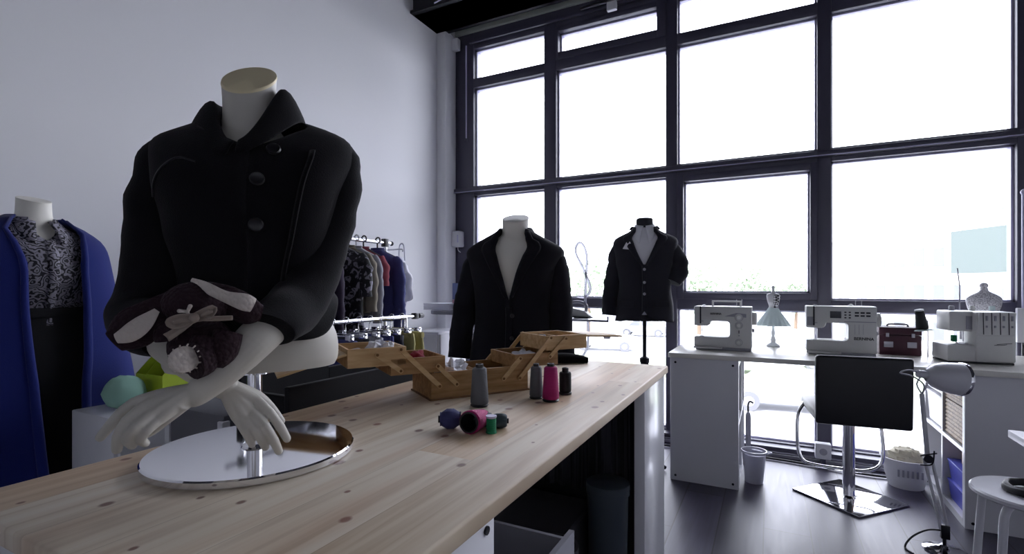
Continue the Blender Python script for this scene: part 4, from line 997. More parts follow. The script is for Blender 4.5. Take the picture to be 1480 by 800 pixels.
# lower rail with clip hangers
r2 = thing('trouser_rail', 'low chrome rail with clip hangers behind the sewing box', 'clothes rack', (-2.12, 2.08, 0))
MB().cyl((0, -.5, .978), (0, .60, .978), .0125).build('rail', M['chrome'], r2)
MB().box(-.02, .02, .60, .64, .958, .998, bev=.006).cyl((0, .66, .978), (0, .70, .978), .017).build('end_cap', M['blackplastic'], r2)
for y in (-.42, .52):
    MB().cyl((0, y, .03), (0, y, .975), .013).build('upright', M['chrome'], r2)
    MB().cyl((-.2, y, .03), (.2, y, .03), .012).build('foot_bar', M['chrome'], r2)
tro = [(2.56, 'yellowfab', 'straw yellow trousers hanging at the window end of the low rail'), (2.46, 'yellowfab', 'second pair of straw yellow trousers on the low rail, behind the first'), (2.36, 'darkgrey', 'dark grey trousers on the low rail behind the sewing box'),
       (2.27, 'bluefab', 'navy trousers on the low rail behind the sewing box'), (2.18, 'greyfab', 'light grey trousers on the low rail'), (2.08, 'darkgrey', 'charcoal trousers on the low rail nearest the big mannequin'), (1.98, 'bluefab', 'dark blue trousers on the low rail hidden mostly by the big mannequin')]
for i, (y, m, lab) in enumerate(tro):
    h = thing('clip_hanger', 'chrome clip hanger with two clamps holding '+lab.split(' on the')[0].split(' hanging')[0].replace('second pair of', 'the second'), 'hanger', (-2.12, y, .978), .0, 'clip hangers on the low rail')
    MB().tube([(0, 0, -.07), (0, 0, -.02), (.02, 0, -.004), (.018, 0, .018), (0, 0, .024), (-.02, 0, .01)], .003, n=5).build('hook', M['chrome'], h)
    MB().cyl((-.16, 0, -.07), (.16, 0, -.07), .004).build('bar', M['chrome'], h)
    for s_ in (-1, 1): MB().box(s_*.13-.02, s_*.13+.02, -.014, .014, -.115, -.06, bev=.003).build('clamp', M['chrome'], h)
    t = thing('trousers', lab, 'trousers', (-2.12, y, .978), 0, 'trousers on the low rail')
    g = Garment([(-.75, 0, 0, .155, .03, .03), (-.4, 0, 0, .17, .035, .035), (-.15, 0, 0, .175, .03, .03), (-.09, 0, 0, .17, .018, .018)], 2.6, wrinkle=.1, seed=i, ripple=.05)
    g.shell('legs', M[m], t, solid=.003, nz=20, nph=36)
    MB().box(-.172, .172, -.017, .017, -.125, -.093, bev=.004).build('waistband', M[m], t)
# ================================================================== STORAGE BEHIND THE TABLE
o = thing('open_crate', 'open black trunk standing behind the pine table under the sewing box lid', 'box', (-1.24, 1.15, 0))
mb = MB()
mb.box(-.11, .11, -.24, .42, 0, .02).box(.09, .11, -.24, .42, .02, .905).box(-.11, -.09, -.24, .08, .02, 1.0).box(-.11, -.09, .08, .42, .02, .90).box(-.09, .09, -.24, -.22, .02, .88).box(-.09, .09, .40, .42, .02, .88)
mb.build('body', M['blackskirt'], o, bevel=.003)
MB().box(-.09, .09, -.22, .40, .60, .62).build('inner_shelf', M['darkgrey'], o)
o = blob('folded_fabric', 'folded green fabric inside the black trunk', 'fabric', 0, 0, 0, (.06, .09, .10), M['greenfab'], 12, amp=.5); o.location = (-1.235, 1.2, .621); o.rotation_euler.z = .3
o = thing('low_cabinet', 'low white cabinet between the blue coat and the pine table', 'cabinet', (-1.9, 1.1, 0))
MB().box(-.13, .13, -.30, .12, 0, .77, bev=.004).build('carcass', M['lam'], o)
MB().box(.13, .148, -.29, .11, .42, .75, bev=.003).build('door', M['lam'], o)
MB().box(.13, .148, -.29, .11, .04, .40, bev=.003).build('door', M['lam'], o)
def file_box(label, x, y, z, m, w=.1, d=.24, h=.20, rz=0, card=True):
    o = thing('magazine_file', label, 'file box', (x, y, z), rz)
    side = [(0, 0), (d, 0), (d, h), (d*.6, h), (0, h*.45)]
    mb = MB()
    mb.prism([(q[0], q[1]) for q in side], .003, 'x', 0); mb.prism([(q[0], q[1]) for q in side], .003, 'x', w-.003)
    mb.box(.003, w-.003, 0, d, 0, .003).box(.003, w-.003, d-.003, d, .003, h).box(.003, w-.003, 0, .003, .003, h*.45)
    mb.build('body', M[m], o)
    if card: MB().box(w+.0004, w+.0015, d*.62, d*.95, h*.3, h*.9).build('label_card', M['label'], o)
    return o
file_box('lime green magazine file with white label on the low cabinet', -1.93, .97, .77, 'lime', w=.1, d=.17, h=.22)
file_box('second lime green magazine file behind the labelled one', -2.035, .99, .77, 'lime', w=.1, d=.17, h=.2, card=False)
o = blob('folded_cloth', 'soft teal cloth heaped on the low cabinet beside the blue coat', 'cloth', 0, 0, 0, (.05, .06, .055), M['tealcloth'], 21, amp=.08); o.location = (-1.90, .89, .77); o.rotation_euler.z = 0
o = thing('upholstered_stool', 'grey upholstered cube seat standing behind the chrome plate beyond the table', 'stool', (-1.55, 1.07, 0))
MB().box(-.14, .14, -.16, .16, .06, .80, bev=.02).build('seat_block', M['greycab'], o)
MB().box(-.145, -.12, -.165, -.14, 0, .78).box(.12, .145, -.165, -.14, 0, .78, bev=.003).box(.12, .145, .14, .165, 0, .78).box(-.145, -.12, .14, .165, 0, .78).build('frame', M['lam'], o)
# ================================================================== IRONING BOARD
IY = 3.2
o = thing('ironing_board', 'ironing board with grey cover standing behind the middle mannequin', 'ironing board', (-1.75, IY+.25, 0))
pts = []
for k in range(13): th = PI/2+PI*k/12; pts.append((-.60+.14*math.cos(th), .18*math.sin(th)))
pts += [(.46, -.18), (.50, -.14), (.50, .14), (.46, .18)]
MB().prism(pts, .03, 'z', .955, bev=.006).build('padded_top', M['bluepaper'] if 0 else M['greyfab'], o)
MB().box(.50, .78, -.17, .17, .935, .952, bev=.003).box(.78, .79, -.17, .17, .935, .975).build('iron_rest', M['brushed'], o)
for s_ in (-1, 1):
    MB().tube([(-.45, s_*.12, .94), (.4, s_*.15, .03)], .012, n=1).tube([(.4, s_*.08, .94), (-.45, s_*.15, .03)], .012, n=1).build('leg', M['matte_white'], o)
MB().tube([(.4, -.2, .02), (.4, .2, .02)], .014, n=1).tube([(-.45, -.2, .02), (-.45, .2, .02)], .014, n=1).build('foot_bar', M['blackplastic'], o)
ix = onY(836, 445, IY+.2).x
o = thing('steam_iron', 'white steam iron standing on its rest at the end of the ironing board', 'iron', (ix-.02, IY+.22, .954))
MB().prism([(-.05, -.05), (.06, -.045), (.12, 0), (.06, .045), (-.05, .05)], .008, 'z', 0, bev=.002).build('sole_plate', M['darkmetal'], o)
MB().prism([(-.05, .008), (.115, .008), (.07, .05), (.03, .06), (-.05, .075)], .07, 'y', -.035, bev=.012).build('body', M['machine'], o)
MB().tube([(-.04, 0, .07), (-.04, 0, .105), (.02, 0, .112), (.07, 0, .09), (.07, 0, .05)], .011, n=5).build('handle', M['machine2'], o)
q = lambda px, py: onY(px, py, IY+.22)-Vector((ix-.02, IY+.22, .954))
MB().tube([q(834, 428), q(847, 428), q(853, 415), q(843, 388), q(832, 365), q(835, 352), q(842, 353), q(848, 370), q(847, 400), q(846, 440), q(850, 470), q(849, 500), q(842, 515)], .0095, n=6, seg=10).build('steam_hose', M['bin'], o)
o = thing('paper_stack', 'stack of white papers on the left end of the ironing board', 'papers', (onY(640, 440, IY+.25).x, IY+.25, .985))
for k in range(5): MB().box(-.13+.004*math.sin(k*3), .13+.004*math.sin(k*3), -.09, .09, k*.011, k*.011+.010, bev=.001).build('paper_sheaf', M['paper'], o)
o = thing('storage_packet', 'blue and pink packet standing beside the paper stack', 'packet', (onY(668, 440, IY+.3).x, IY+.3, .985))
MB().box(-.085, .085, -.02, .02, .085, .22, bev=.003).build('upper_packet', M['bluepaper'], o)
MB().box(-.085, .085, -.022, .022, 0, .084, bev=.003).build('lower_packet', M['pinkpacket'], o)
o = thing('wall_cupboard', 'small white cupboard at the wall beneath the ironing board', 'cupboard', (-2.6, 3.6, 0))
MB().box(-.15, .17, -.2, .2, 0, .80, bev=.004).build('carcass', M['lam'], o)
MB().box(.17, .188, -.19, .19, .05, .78, bev=.003).build('door', M['lam'], o)
MB().box(-.14, .16, -.218, -.2, .05, .78, bev=.003).build('side_panel', M['lam'], o)
# ================================================================== SEWING DESK
DZ = .775
o = thing('desktop', 'long cream worktop along the window carrying the sewing machines', 'worktop', (.6, 3.52, 0))
MB().box(-1.15, 1.0, -.375, .40, DZ-.028, DZ, bev=.003).build('board', M['lamdesk'], o)
def shelf_unit(label, x0, x1, y0, y1, h, face):
    o = thing('shelf_unit', label, 'shelf unit', ((x0+x1)/2, (y0+y1)/2, 0))
    w, d = (x1-x0)/2, (y1-y0)/2; t = .036
    MB().box(-w, w, -d, -d+t, 0, h, bev=.002).build('side_panel', M['lam'], o)
    MB().box(-w, w, d-t, d, 0, h, bev=.002).build('side_panel', M['lam'], o)
    MB().box(-w, w, -d+t, d-t, 0, t).build('bottom_board', M['lam'], o)
    MB().box(-w, w, -d+t, d-t, h-t, h).build('top_board', M['lam'], o)
    MB().box(-w, w, -.01, .01, t, h-t).build('divider', M['lam'], o)
    for s_ in (-1, 1):
        MB().box(-w, w, min(s_*.01, s_*(d-t)), max(s_*.01, s_*(d-t)), h/2-.01, h/2+.01).build('shelf', M['lam'], o)
    MB().box(*((-w, -w+.004) if face > 0 else (w-.004, w)), -d+t, d-t, t, h-t).build('back_panel', M['lam'], o)
    for sx in (-1, 1):
        for z in (.03, h-.03): MB().lathe([(.007, 0), (.007, .002), (.003, .002)], 12, (sx*(w-.03), -d, z), (0, -1, 0)).build('screw_cap', M['darkmetal'], o)
    return o
H = DZ-.029
shelf_unit('white shelf unit carrying the left end of the window worktop', -.541, -.16, 3.17, 3.90, H, 1)
shelf_unit('white shelf unit with baskets and blue tubs at the right of the knee space', .842, 1.24, 3.17, 3.90, H, -1)
def tub(name, label, cat, x0, x1, y0, y1, z0, z1, m, lid=None, taper=.01, woven=False):
    o = thing(name, label, cat, ((x0+x1)/2, (y0+y1)/2, z0))
    w, d, h = (x1-x0)/2, (y1-y0)/2, z1-z0
    R = [[V(sx*(w-taper*(1-t)), sy*(d-taper*(1-t)), h*t) for sx, sy in ((-1, -1), (1, -1), (1, 1), (-1, 1))] for t in (0, 1)]
    mb = MB()
    if woven:
        n = 9; R = []
        for i in range(n*2+1):
            z = h*i/(2*n); k = .004 if i % 2 else 0
            R.append([V(sx*(w-.004+k), sy*(d-.004+k), z) for sx, sy in ((-1, -1), (1, -1), (1, 1), (-1, 1))])
    inner = [[V(sx*(w-.008), sy*(d-.008), z) for sx, sy in ((-1, -1), (1, -1), (1, 1), (-1, 1))] for z in (h, .01)]
    mb.rings(R+inner, smooth=False); mb.build('body', M[m], o)
    MB().box(-w-.003, w+.003, -d-.003, d+.003, h, h+.012, bev=.003).build('lid' if lid else 'rim', M[lid or m], o) if lid or not woven else None
    return o
tub('wicker_basket', 'brown woven basket, upper of two in the right shelf unit', 'basket', .85, 1.2, 3.215, 3.51, .575, .70, 'wicker', woven=True)
tub('wicker_basket', 'brown woven basket, lower of two in the right shelf unit', 'basket', .85, 1.2, 3.215, 3.51, .387, .57, 'wicker', woven=True)
tub('file_drawer', 'white box on the upper back shelf, upper of two', 'box', .846, 1.2, 3.56, 3.84, .575, .70, 'lam', lid='lam')
tub('file_drawer', 'white box on the upper back shelf, lower of two', 'box', .846, 1.2, 3.56, 3.84, .387, .55, 'lam', lid='lam')
tub('plastic_tub', 'blue plastic tub, lower of two in the bottom shelf', 'tub', .86, 1.2, 3.23, 3.50, .0375, .13, 'bluebox', lid='bluebox')
tub('plastic_tub', 'blue plastic tub, upper of two in the bottom shelf', 'tub', .86, 1.2, 3.23, 3.50, .145, .235, 'bluebox', lid='bluebox')
o = thing('paper_roll', 'pale pink folded paper on top of the blue tubs', 'paper', (.93, 3.33, .249))
MB().prism([(-.04, 0), (.1, 0), (.1, .09), (.0, .11), (-.04, .07)], .13, 'y', -.06, bev=.006).build('paper', M['pinkp'], o)
for y, z in ((3.66, .64), (3.74, .64), (3.70, .47)):
    pass
o = thing('laundry_tub', 'white oval tub with cream towels under the window by the lamp', 'tub', (.92-.08, 3.93-.12, 0)) if 0 else thing('laundry_tub', 'white oval tub with cream towels under the window by the lamp', 'tub', (.715, 3.70, 0))
MB().lathe([(.001, .004), (.085, .0), (.10, .06), (.115, .14), (.128, .17), (.122, .172), (.108, .14), (.09, .02), (.001, .015)], 40).build('body', M['matte_white'], o)
for k in range(6):
    MB().box(-.06+.022*k, -.05+.022*k, -.1125, -.105, .08, .12).build('slot', M['machine2'], o)
b = blob('towel', 'cream towels bunched in the white oval tub', 'towel', 0, 0, 0, (.085, .085, .05), M['terr'], 31, amp=.3); b.location = (.715, 3.70, .125); b.rotation_euler.z = 0
o = thing('waste_bin', 'clear plastic waste bin beside the left shelf unit', 'bin', (-.085, 3.36, 0))
MB().lathe([(.001, .004), (.050, 0), (.066, .17), (.072, .175), (.072, .19), (.066, .19), (.062, .17), (.047, .008), (.001, .010)], 36).build('body', M['bin'], o)
for s_ in (1,): MB().tube([(s_*.070, -.02, .182), (s_*.095, 0, .185), (s_*.070, .02, .182)], .005, n=4).build('handle', M['bin'], o)
o = blob('crumpled_liner', 'dark crumpled liner inside the clear waste bin', 'bag', 0, 0, 0, (.035, .035, .06), M['bluepaper'], 33, amp=.4); o.location = (-.085, 3.36, .016)
o = thing('umbrella', 'folded grey umbrella leaning in the knee space beside the left shelf unit', 'umbrella', (-.128, 3.70, 0))
MB().tube([(.0, 0, .0), (.0, 0, .08), (.0, 0, .30), (.0, 0, .34)], [.005, .014, .017, .006], n=4).build('canopy', M['machine2'], o)
MB().tube([(.0, 0, .33), (0, 0, .39), (.012, 0, .41), (.03, 0, .40)], .006, n=4).build('handle', M['blackplastic'], o)
# ---------------------------------------------------------------- sewing machines (front faces -Y, needle on the left)
def machine(name, label, x, y, W, Hh, rz, arm_w, kind):
    o = thing(name, label, 'sewing machine', (x, y, DZ), rz)
    b = .012; hw = W/2
    cx = hw-arm_w       # inner edge of column
    # one-piece C-shaped body: base, column, top arm and head with rounded throat
    th0, th1 = Hh*.34, Hh*.62   # bed top, arm underside
    bed = Hh*.30
    r = Hh*.07
    pr = [(-hw, .018), (hw, .018), (hw, Hh), (-hw, Hh), (-hw, Hh*.55), (-hw*.55, Hh*.55)]
    for k in range(6): t = PI/2*k/5; pr.append((-hw*.55+r*1.2*math.sin(t)*1.0, Hh*.55+r*1.6*(1-math.cos(t))))
    z_u = Hh*.55+r*1.6
    pr.append((cx-r, z_u))
    for k in range(6): t = PI/2*k/5; pr.append((cx-r+r*math.sin(t), z_u-r+r*math.cos(t)))
    for k in range(6): t = PI/2*k/5; pr.append((cx-r+r*math.cos(t), bed+r-r*math.sin(t)))
    pr += [(-hw, bed)]
    MB().prism(pr, .145, 'y', -.07, bev=.006).build('body', M['machine'], o)
    MB().box(-hw+.01, hw-.004, -.075, .08, .0, .018, bev=.004).build('foot_base', M['machine2'], o)
    MB().box(-hw, cx*0-.0, -.10, -.072, .010, .022, bev=.003).build('bed_extension', M['machine'], o)
    # needle assembly
    nx = -hw+.045
    n_ = MB().cyl((nx, -.03, Hh*.55), (nx, -.03, Hh*.40), .004).cyl((nx, -.03, Hh*.40), (nx, -.03, Hh*.30), .0015).build('needle_bar', M['chrome'], o)
    MB().box(nx-.010, nx+.012, -.045, -.022, bed, bed+.006).tube([(nx+.012, -.03, Hh*.52), (nx+.012, -.03, bed+.01)], .003, n=1).build('presser_foot', M['chrome'], o)
    MB().box(nx-.010, nx-.002, -.077, -.069, Hh*.60, Hh*1.0, bev=.002).build('thread_slot', M['ink'], o)
    MB().box(nx-.010, nx+.012, -.0765, -.0705, Hh*.65, Hh*.665).build('take_up_mark', M['machine2'], o)
    # hand wheel on the right
    MB().lathe([(.0, 0), (.036, .0), (.040, .005), (.040, .022), (.034, .027), (.001, .027)], 32, (hw, 0, Hh*.73), (1, 0, 0)).build('hand_wheel', M['machine'], o)
    MB().box(hw, hw+.012, -.02, .02, Hh*.42, Hh*.50, bev=.003).build('switch', M['machine2'], o)
    for dx in (.06, .09):
        MB().cyl((hw-dx, .02, Hh), (hw-dx, .02, Hh+.045), .002).build('spool_pin', M['pearl'], o)
    MB().lathe([(.012, 0), (.012, .006), (.004, .008)], 20, (-hw+.05, .02, Hh)).build('tension_cap', M['machine2'], o)
    if kind == 1:
        for k, (z, r_) in enumerate(((.76, .022), (.58, .020), (.20, .019))):
            dn = MB().lathe([(r_, 0), (r_, .004), (r_*.7, .006), (r_*.66, .012), (r_*.6, .014), (.001, .014)], 32, (cx+arm_w*.42, -.070, Hh*z), (0, -1, 0)).build('dial', M['machine'], o)
            MB().lathe([(r_*1.12, 0), (r_*1.12, .0012), (r_*.98, .0012)], 32, (cx+arm_w*.42, -.0705, Hh*z), (0, -1, 0)).build('dial_ring', M['machine2'], o)
        MB().prism([(cx-.03, Hh*.78), (cx+arm_w*.3, Hh*.86), (cx+arm_w*.75, Hh*.84), (cx+arm_w*.75, Hh*.76)], .001, 'y', -.0712).build('scale_print', M['machine2'], o)
        MB().box(cx+arm_w*.40, cx+arm_w*.45, -.0735, -.0695, Hh*.40, Hh*.47).build('lever_slot', M['ink'], o)
        MB().box(cx+arm_w*.40, cx+arm_w*.46, -.078, -.0695, Hh*.34, Hh*.37, bev=.001).build('lever', M['machine2'], o)
        txt('BERNINA', .016, M['ink'], o, (-hw+.13, -.0712, Hh*.83), name='brand_lettering', off=.0004)
        # fold-up carrying handle
        h = MB().box(-hw+.10, -hw+.112, -.005, .005, Hh, Hh+.032, bev=.002).box(hw-.072, hw-.06, -.005, .005, Hh, Hh+.032, bev=.002).box(-hw+.10, hw-.06, -.007, .007, Hh+.026, Hh+.036, bev=.002).build('carry_handle', M['machine'], o)
    else:
        MB().box(-hw+.12, -hw+.175, -.0735, -.0695, Hh*.76, Hh*.90, bev=.001).build('display', M['screen'], o)
        for i in range(2):
            for j in range(3):
                MB().box(-hw+.19+i*.021, -hw+.20+i*.021, -.0735, -.0695, Hh*(.76+.055*j), Hh*(.785+.055*j), bev=.0008).build('button', M['ink'], o)
        for i in range(3):
            for j in range(2):
                MB().box(-hw+.24+i*.027, -hw+.26+i*.027, -.0735, -.0695, Hh*(.80+.06*j), Hh*(.83+.06*j), bev=.0008).build('button', M['ink'], o)
        MB().box(-hw+.004, -hw+.036, -.0725, -.0695, Hh*.60, Hh*.78, bev=.001).build('face_plate', M['machine2'], o)
        MB().box(cx-.02, hw-.004, -.0718, -.0695, Hh*.685, Hh*.70).build('panel_line', M['machine2'], o)
        for i in range(3):
            MB().box(cx+.03+i*.02, cx+.0312+i*.02, -.0715, -.0695, Hh*.44, Hh*.64).build('stitch_mark', M['machine2'], o)
        txt('BERNINA', .023, M['ink'], o, (cx+arm_w*.54, -.0716, Hh*.355), name='brand_lettering', off=.0005)
        MB().lathe([(.016, 0), (.016, .004), (.006, .008), (.006, .014)], 20, (.06, .02, Hh)).build('bobbin_winder', M['machine'], o)
    return o
machine('sewing_machine', 'cream mechanical sewing machine with dials and carry handle at the left end of worktop', -.265, 3.47, .335, .275, .0, .125, 1)
machine('sewing_machine', 'white computerised sewing machine with dark display above the chair', .365, 3.52, .345, .285, .0, .135, 2)
# overlocker
o = thing('overlocker', 'white four-thread overlocker on the right end of the worktop', 'overlocker', (.95, 3.50, DZ), .12)
MB().box(-.02, .145, -.11, .10, .010, .27, bev=.012).build('body', M['machine'], o)
MB().box(-.115, .0, -.07, .09, .165, .27, bev=.008).build('head', M['machine'], o)
MB().box(-.135, .0, -.10, .09, .010, .095, bev=.008).build('bed', M['machine'], o)
MB().box(-.13, .14, -.10, .095, 0, .010, bev=.002).build('foot_base', M['blackplastic'], o)
MB().prism([(-.02, .15), (.13, .15), (.138, .268), (-.01, .268)], .012, 'y', -.122, bev=.004).build('front_cover', M['machine'], o)
for k in range(4):
    x = .005+.034*k
    MB().prism([(x, .155), (x+.003, .155), (x+.001, .266), (x-.002, .266)], .003, 'y', -.1245).build('tension_slot', M['ink'], o)
    MB().box(x+.010, x+.018, -.128, -.121, .225, .25, bev=.001).build('tension_dial', M['machine2'], o)
    MB().box(x+.010, x+.017, -.128, -.121, .19, .20, bev=.001).build('tension_mark', M['machine2'], o)
MB().box(-.045, -.018, -.0745, -.0695, .175, .245, bev=.001).build('needle_window', M['machine2'], o)
MB().cyl((-.05, -.03, .168), (-.05, -.03, .12), .005).cyl((-.04, -.03, .168), (-.04, -.03, .11), .003).build('needle_bar', M['chrome'], o)
MB().box(-.075, -.03, -.06, -.02, .095, .105, bev=.001).build('presser_foot', M['chrome'], o)
MB().box(-.085, -.065, -.03, .0, .105, .14, bev=.003).build('looper_guard', M['t_green'], o)
MB().cyl((.145, .0, .12), (.165, .0, .12), .03).build('hand_wheel', M['machine'], o)
MB().tube([(-.02, .06, .27), (-.02, .06, .40), (-.03, .06, .50)], .003, n=1).build('thread_mast', M['pearl'], o)
MB().tube([(.06, -.1222, .105), (.09, -.1222, .109), (.12, -.1222, .112)], .0012, seg=6, n=3).build('script_mark', M['ink'], o)
MB().tube([(.05, -.1222, .101), (.08, -.1222, .102), (.10, -.1222, .106)], .0012, seg=6, n=3).build('script_mark', M['ink'], o)
for k, (dx, m_) in enumerate(((-.06, 'machine2'), (.03, 'machine'), (.115, 'teal'))):
    MB().lathe([(.013, 0), (.013, .022), (.009, .026)], 20, (dx, .05, .27)).build('spool_holder', M[m_], o)
o = thing('thread_cone', 'black thread cone tilted on its pin left of the overlocker', 'thread', (.80, 3.62, DZ), 0)
MB().cyl((0, 0, 0), (-.0, 0, .21), .003).build('spool_pin', M['pearl'], o)
MB().lathe([(.045, .15), (.04, .156), (.02, .158)], 28, axis=(-.12, 0, 1)).build('cone_tray', M['teal'], o)
MB().lathe([(.028, .16), (.030, .17), (.022, .25), (.020, .262)], 28, axis=(-.15, 0, 1)).build('thread_winding', M['t_blk'], o)
MB().lathe([(.021, .262), (.021, .272), (.010, .274)], 24, axis=(-.15, 0, 1)).build('cone_cap', M['matte_white'], o)
# maroon case
p = onz(1296, 507, DZ)
o = thing('vanity_case', 'maroon leather case with two silver labels between the machines', 'case', (.675, 3.70, DZ))
MB().box(-.10, .10, -.07, .07, 0, .115, bev=.004).build('body', M['maroon'], o)
MB().box(-.101, .101, -.071, .071, .118, .162, bev=.004).build('lid', M['maroon'], o)
for s_ in (-1, 1):
    MB().box(s_*.055-.022, s_*.055+.022, -.0745, -.070, .045, .078, bev=.001).build('silver_label', M['pearl'], o)
    MB().box(s_*.06-.008, s_*.06+.008, -.0755, -.071, .105, .128, bev=.001).build('clasp', M['pearl'], o)
MB().tube([(-.05, 0, .162), (-.04, 0, .176), (.04, 0, .176), (.05, 0, .162)], .006, n=4).build('handle', M['machine2'], o)
# miniature dress forms
o = thing('miniature_dress_form', 'miniature dress form in pale teal tutu and half checked bodice', 'dress form', (.02, 3.78, DZ))
MB().lathe([(.001, 0), (.04, 0), (.042, .008), (.03, .018), (.014, .028), (.016, .05), (.009, .07), (.012, .09), (.008, .12), (.008, .17)], 28).build('stand', M['matte_white'], o)
G = Garment([(.24, 0, 0, .03, .024, .024), (.27, 0, 0, .026, .021, .021), (.30, 0, 0, .034, .03, .024), (.335, 0, 0, .040, .026, .024), (.352, 0, 0, .034, .018, .018), (.36, 0, 0, .012, .011, .011), (.385, 0, 0, .009, .009, .009)])
tq = MB(); tq.rings([[G.pt(z/1000, 2*PI*k/28) for k in range(28)] for z in range(240, 386, 5)]); tq.build('bust', M['matte_white'], o)
MB().ball((0, 0, .395), (.010, .010, .013)).build('finial', M['matte_white'], o)
BGm = [[G.pt(z/1000, PI*.02+PI*.96*k/20, .002) for k in range(21)] for z in range(252, 350, 7)]
MB().grid(BGm).build('checked_bodice', M['checker'], o, solid=.0015)
TG = Garment([(.140, 0, 0, .098, .09, .09), (.18, 0, 0, .078, .07, .07), (.23, 0, 0, .046, .038, .038), (.26, 0, 0, .027, .023, .023)], 2, ripple=.10, rn=14)
TG.shell('tutu', M['teal'], o, solid=.002, nz=14, nph=84)
o = thing('miniature_bust', 'small speckled bust form standing behind the overlocker', 'dress form', (1.09, 3.79, DZ))
G = Garment([(.19, 0, 0, .052, .035, .035), (.24, 0, 0, .060, .042, .04), (.29, 0, 0, .075, .045, .042), (.33, 0, 0, .078, .036, .034), (.352, 0, 0, .055, .026, .026), (.372, 0, 0, .022, .018, .018), (.39, 0, 0, .016, .015, .015)])
MB().rings([[G.pt(z/1000, 2*PI*k/36) for k in range(36)] for z in range(190, 391, 5)]).build('bust', M['lace'], o)
MB().ball((0, 0, .405), (.020, .018, .018)).lathe([(.016, .388), (.014, .395)], 20).build('knob', M['lace'], o)
MB().lathe([(.001, 0), (.05, 0), (.05, .01), (.012, .02), (.010, .19)], 28).build('stand', M['matte_white'], o)
# ================================================================== OFFICE CHAIR
o = thing('office_chair', 'black padded chair on a square chrome base in front of the worktop', 'chair', (.39, 3.335, 0), .10)
MB().box(-.195, .195, -.195, .195, 0, .012, bev=.003, rot=Matrix.Rotation(PI/4-.10+.05, 4, 'Z')).build('base_plate', M['chrome'], o)
MB().lathe([(.05, .012), (.035, .018), (.03, .022), (.03, .438)], 32).build('gas_column', M['chrome'], o)
MB().box(-.16, .16, -.13, .19, .44, .462, bev=.004).build('seat_bracket', M['darkmetal'], o)
cu = MB().box(-.205, .205, -.25, .20, .463, .525, bev=.022, seg=4).build('seat', M['black'], o)
bk = MB().box(-.208, .208, -.30, -.255, .465, .822, bev=.016, seg=4)
for v in bk.bm.verts: v.co.y += .25*(v.co.x**2) - .03*(v.co.z-.47)
bk.build('backrest', M['black'], o)
MB().tube([(-.19, .12, .50), (-.235, .08, .42), (-.24, .06, .25), (-.215, .05, .17), (-.15, .045, .15), (.0, .04, .145), (.10, .045, .15), (.16, .05, .19), (.175, .06, .28), (.17, .1, .44)], .010, n=7).build('foot_ring', M['chrome'], o)
# ================================================================== LAMP
LY = 2.86
LF = lambda px, py, Y=LY: onY(px, py, Y)-Vector((.69, LY, 0))
o = thing('task_lamp', 'grey enamel jointed lamp on a chrome foot standing on the floor', 'lamp', (.69, LY, 0))
MB().lathe([(.078, 0), (.078, .006), (.06, .014), (.02, .022), (.014, .03)], 48).build('base', M['chrome'], o)
MB().cyl((0, 0, .02), (0, 0, .11), .007).build('stem', M['darkmetal'], o)
J0, J1, J2 = LF(1366, 768), LF(1343, 664), LF(1334, 570)
J0 = V(J0.x, 0, J0.z); J1 = V(J1.x, .02, J1.z); J2 = V(J2.x, .02, J2.z)
MB().box(-.016, .016, -.012, .012, -.03, .03, bev=.003, rot=Matrix.Translation(J0)).build('lower_joint', M['darkmetal'], o)
for dx in (-.013, .013):
    MB().tube([J0+V(dx, 0, 0), J1+V(dx, 0, 0)], .0065, n=1).build('lower_arm', M['lampw'], o)
MB().tube([J1+V(0, 0, -.02), J2], .0095, n=1).build('upper_arm', M['lampw'], o)
e = MB().lathe([(.018, -.012), (.018, .012)], 20, J1, (0, 1, 0)).build('elbow_joint', M['darkmetal'], o)
MB().tube([J1+V(-.03, -.01, .01), J1+V(-.005, -.012, .02), J1+V(.03, -.01, .03)], .003).tube([J1+V(-.03, -.01, -.03), J1+V(.012, -.012, -.02), J1+V(.02, -.01, .04)], .003).build('spring_link', M['darkmetal'], o)
Hc = LF(1340, 542); Hc = V(Hc.x, .02, Hc.z)
MB().tube([J2, V(J2.x-.018, .02, (J2.z+Hc.z)/2), V(Hc.x-.012, .02, Hc.z)], .004, n=4).tube([J2, V(J2.x+.018, .02, (J2.z+Hc.z)/2), V(Hc.x+.012, .02, Hc.z)], .004, n=4).build('head_bracket', M['chrome'], o)
T = LF(1399, 552); dr = (V(T.x, .075, T.z)-Hc)
MB().lathe([(.017, -.035), (.018, .0), (.024, .01)], 24, Hc, dr).build('socket', M['lampw'], o)
sd = MB().lathe([(.024, .0), (.050, .028), (.064, .065), (.071, .11), (.0725, .14), (.0705, .14), (.069, .11), (.062, .065), (.048, .03), (.02, .006)], 48, Hc, dr, caps=False).build('shade', M['lampw'], o, recalc=True)
MB().lathe([(.0725, .138), (.075, .142), (.075, .150), (.070, .150), (.070, .138)], 48, Hc, dr, caps=False).build('shade_rim', M['chrome'], sd)
MB().lathe([(.014, .01), (.016, .04), (.028, .075), (.026, .095), (.001, .108)], 24, Hc, dr).build('bulb', M['matte_white'], o)
MB().tube([Hc+V(-.005, 0, .0), Hc+V(-.06, -.01, .018), Hc+V(-.095, -.01, .002), Hc+V(-.05, -.01, -.01), Hc+V(-.01, -.01, -.045), J2+V(0, 0, -.01)], .0035, n=6).build('head_cable', M['machine2'], o)
MB().tube([V(0, 0, .09), V(-.06, -.01, .085), V(-.12, -.03, .05), V(-.15, -.05, .005), V(-.13, -.1, .004)], .004, n=6).build('power_lead', M['blackplastic'], o)
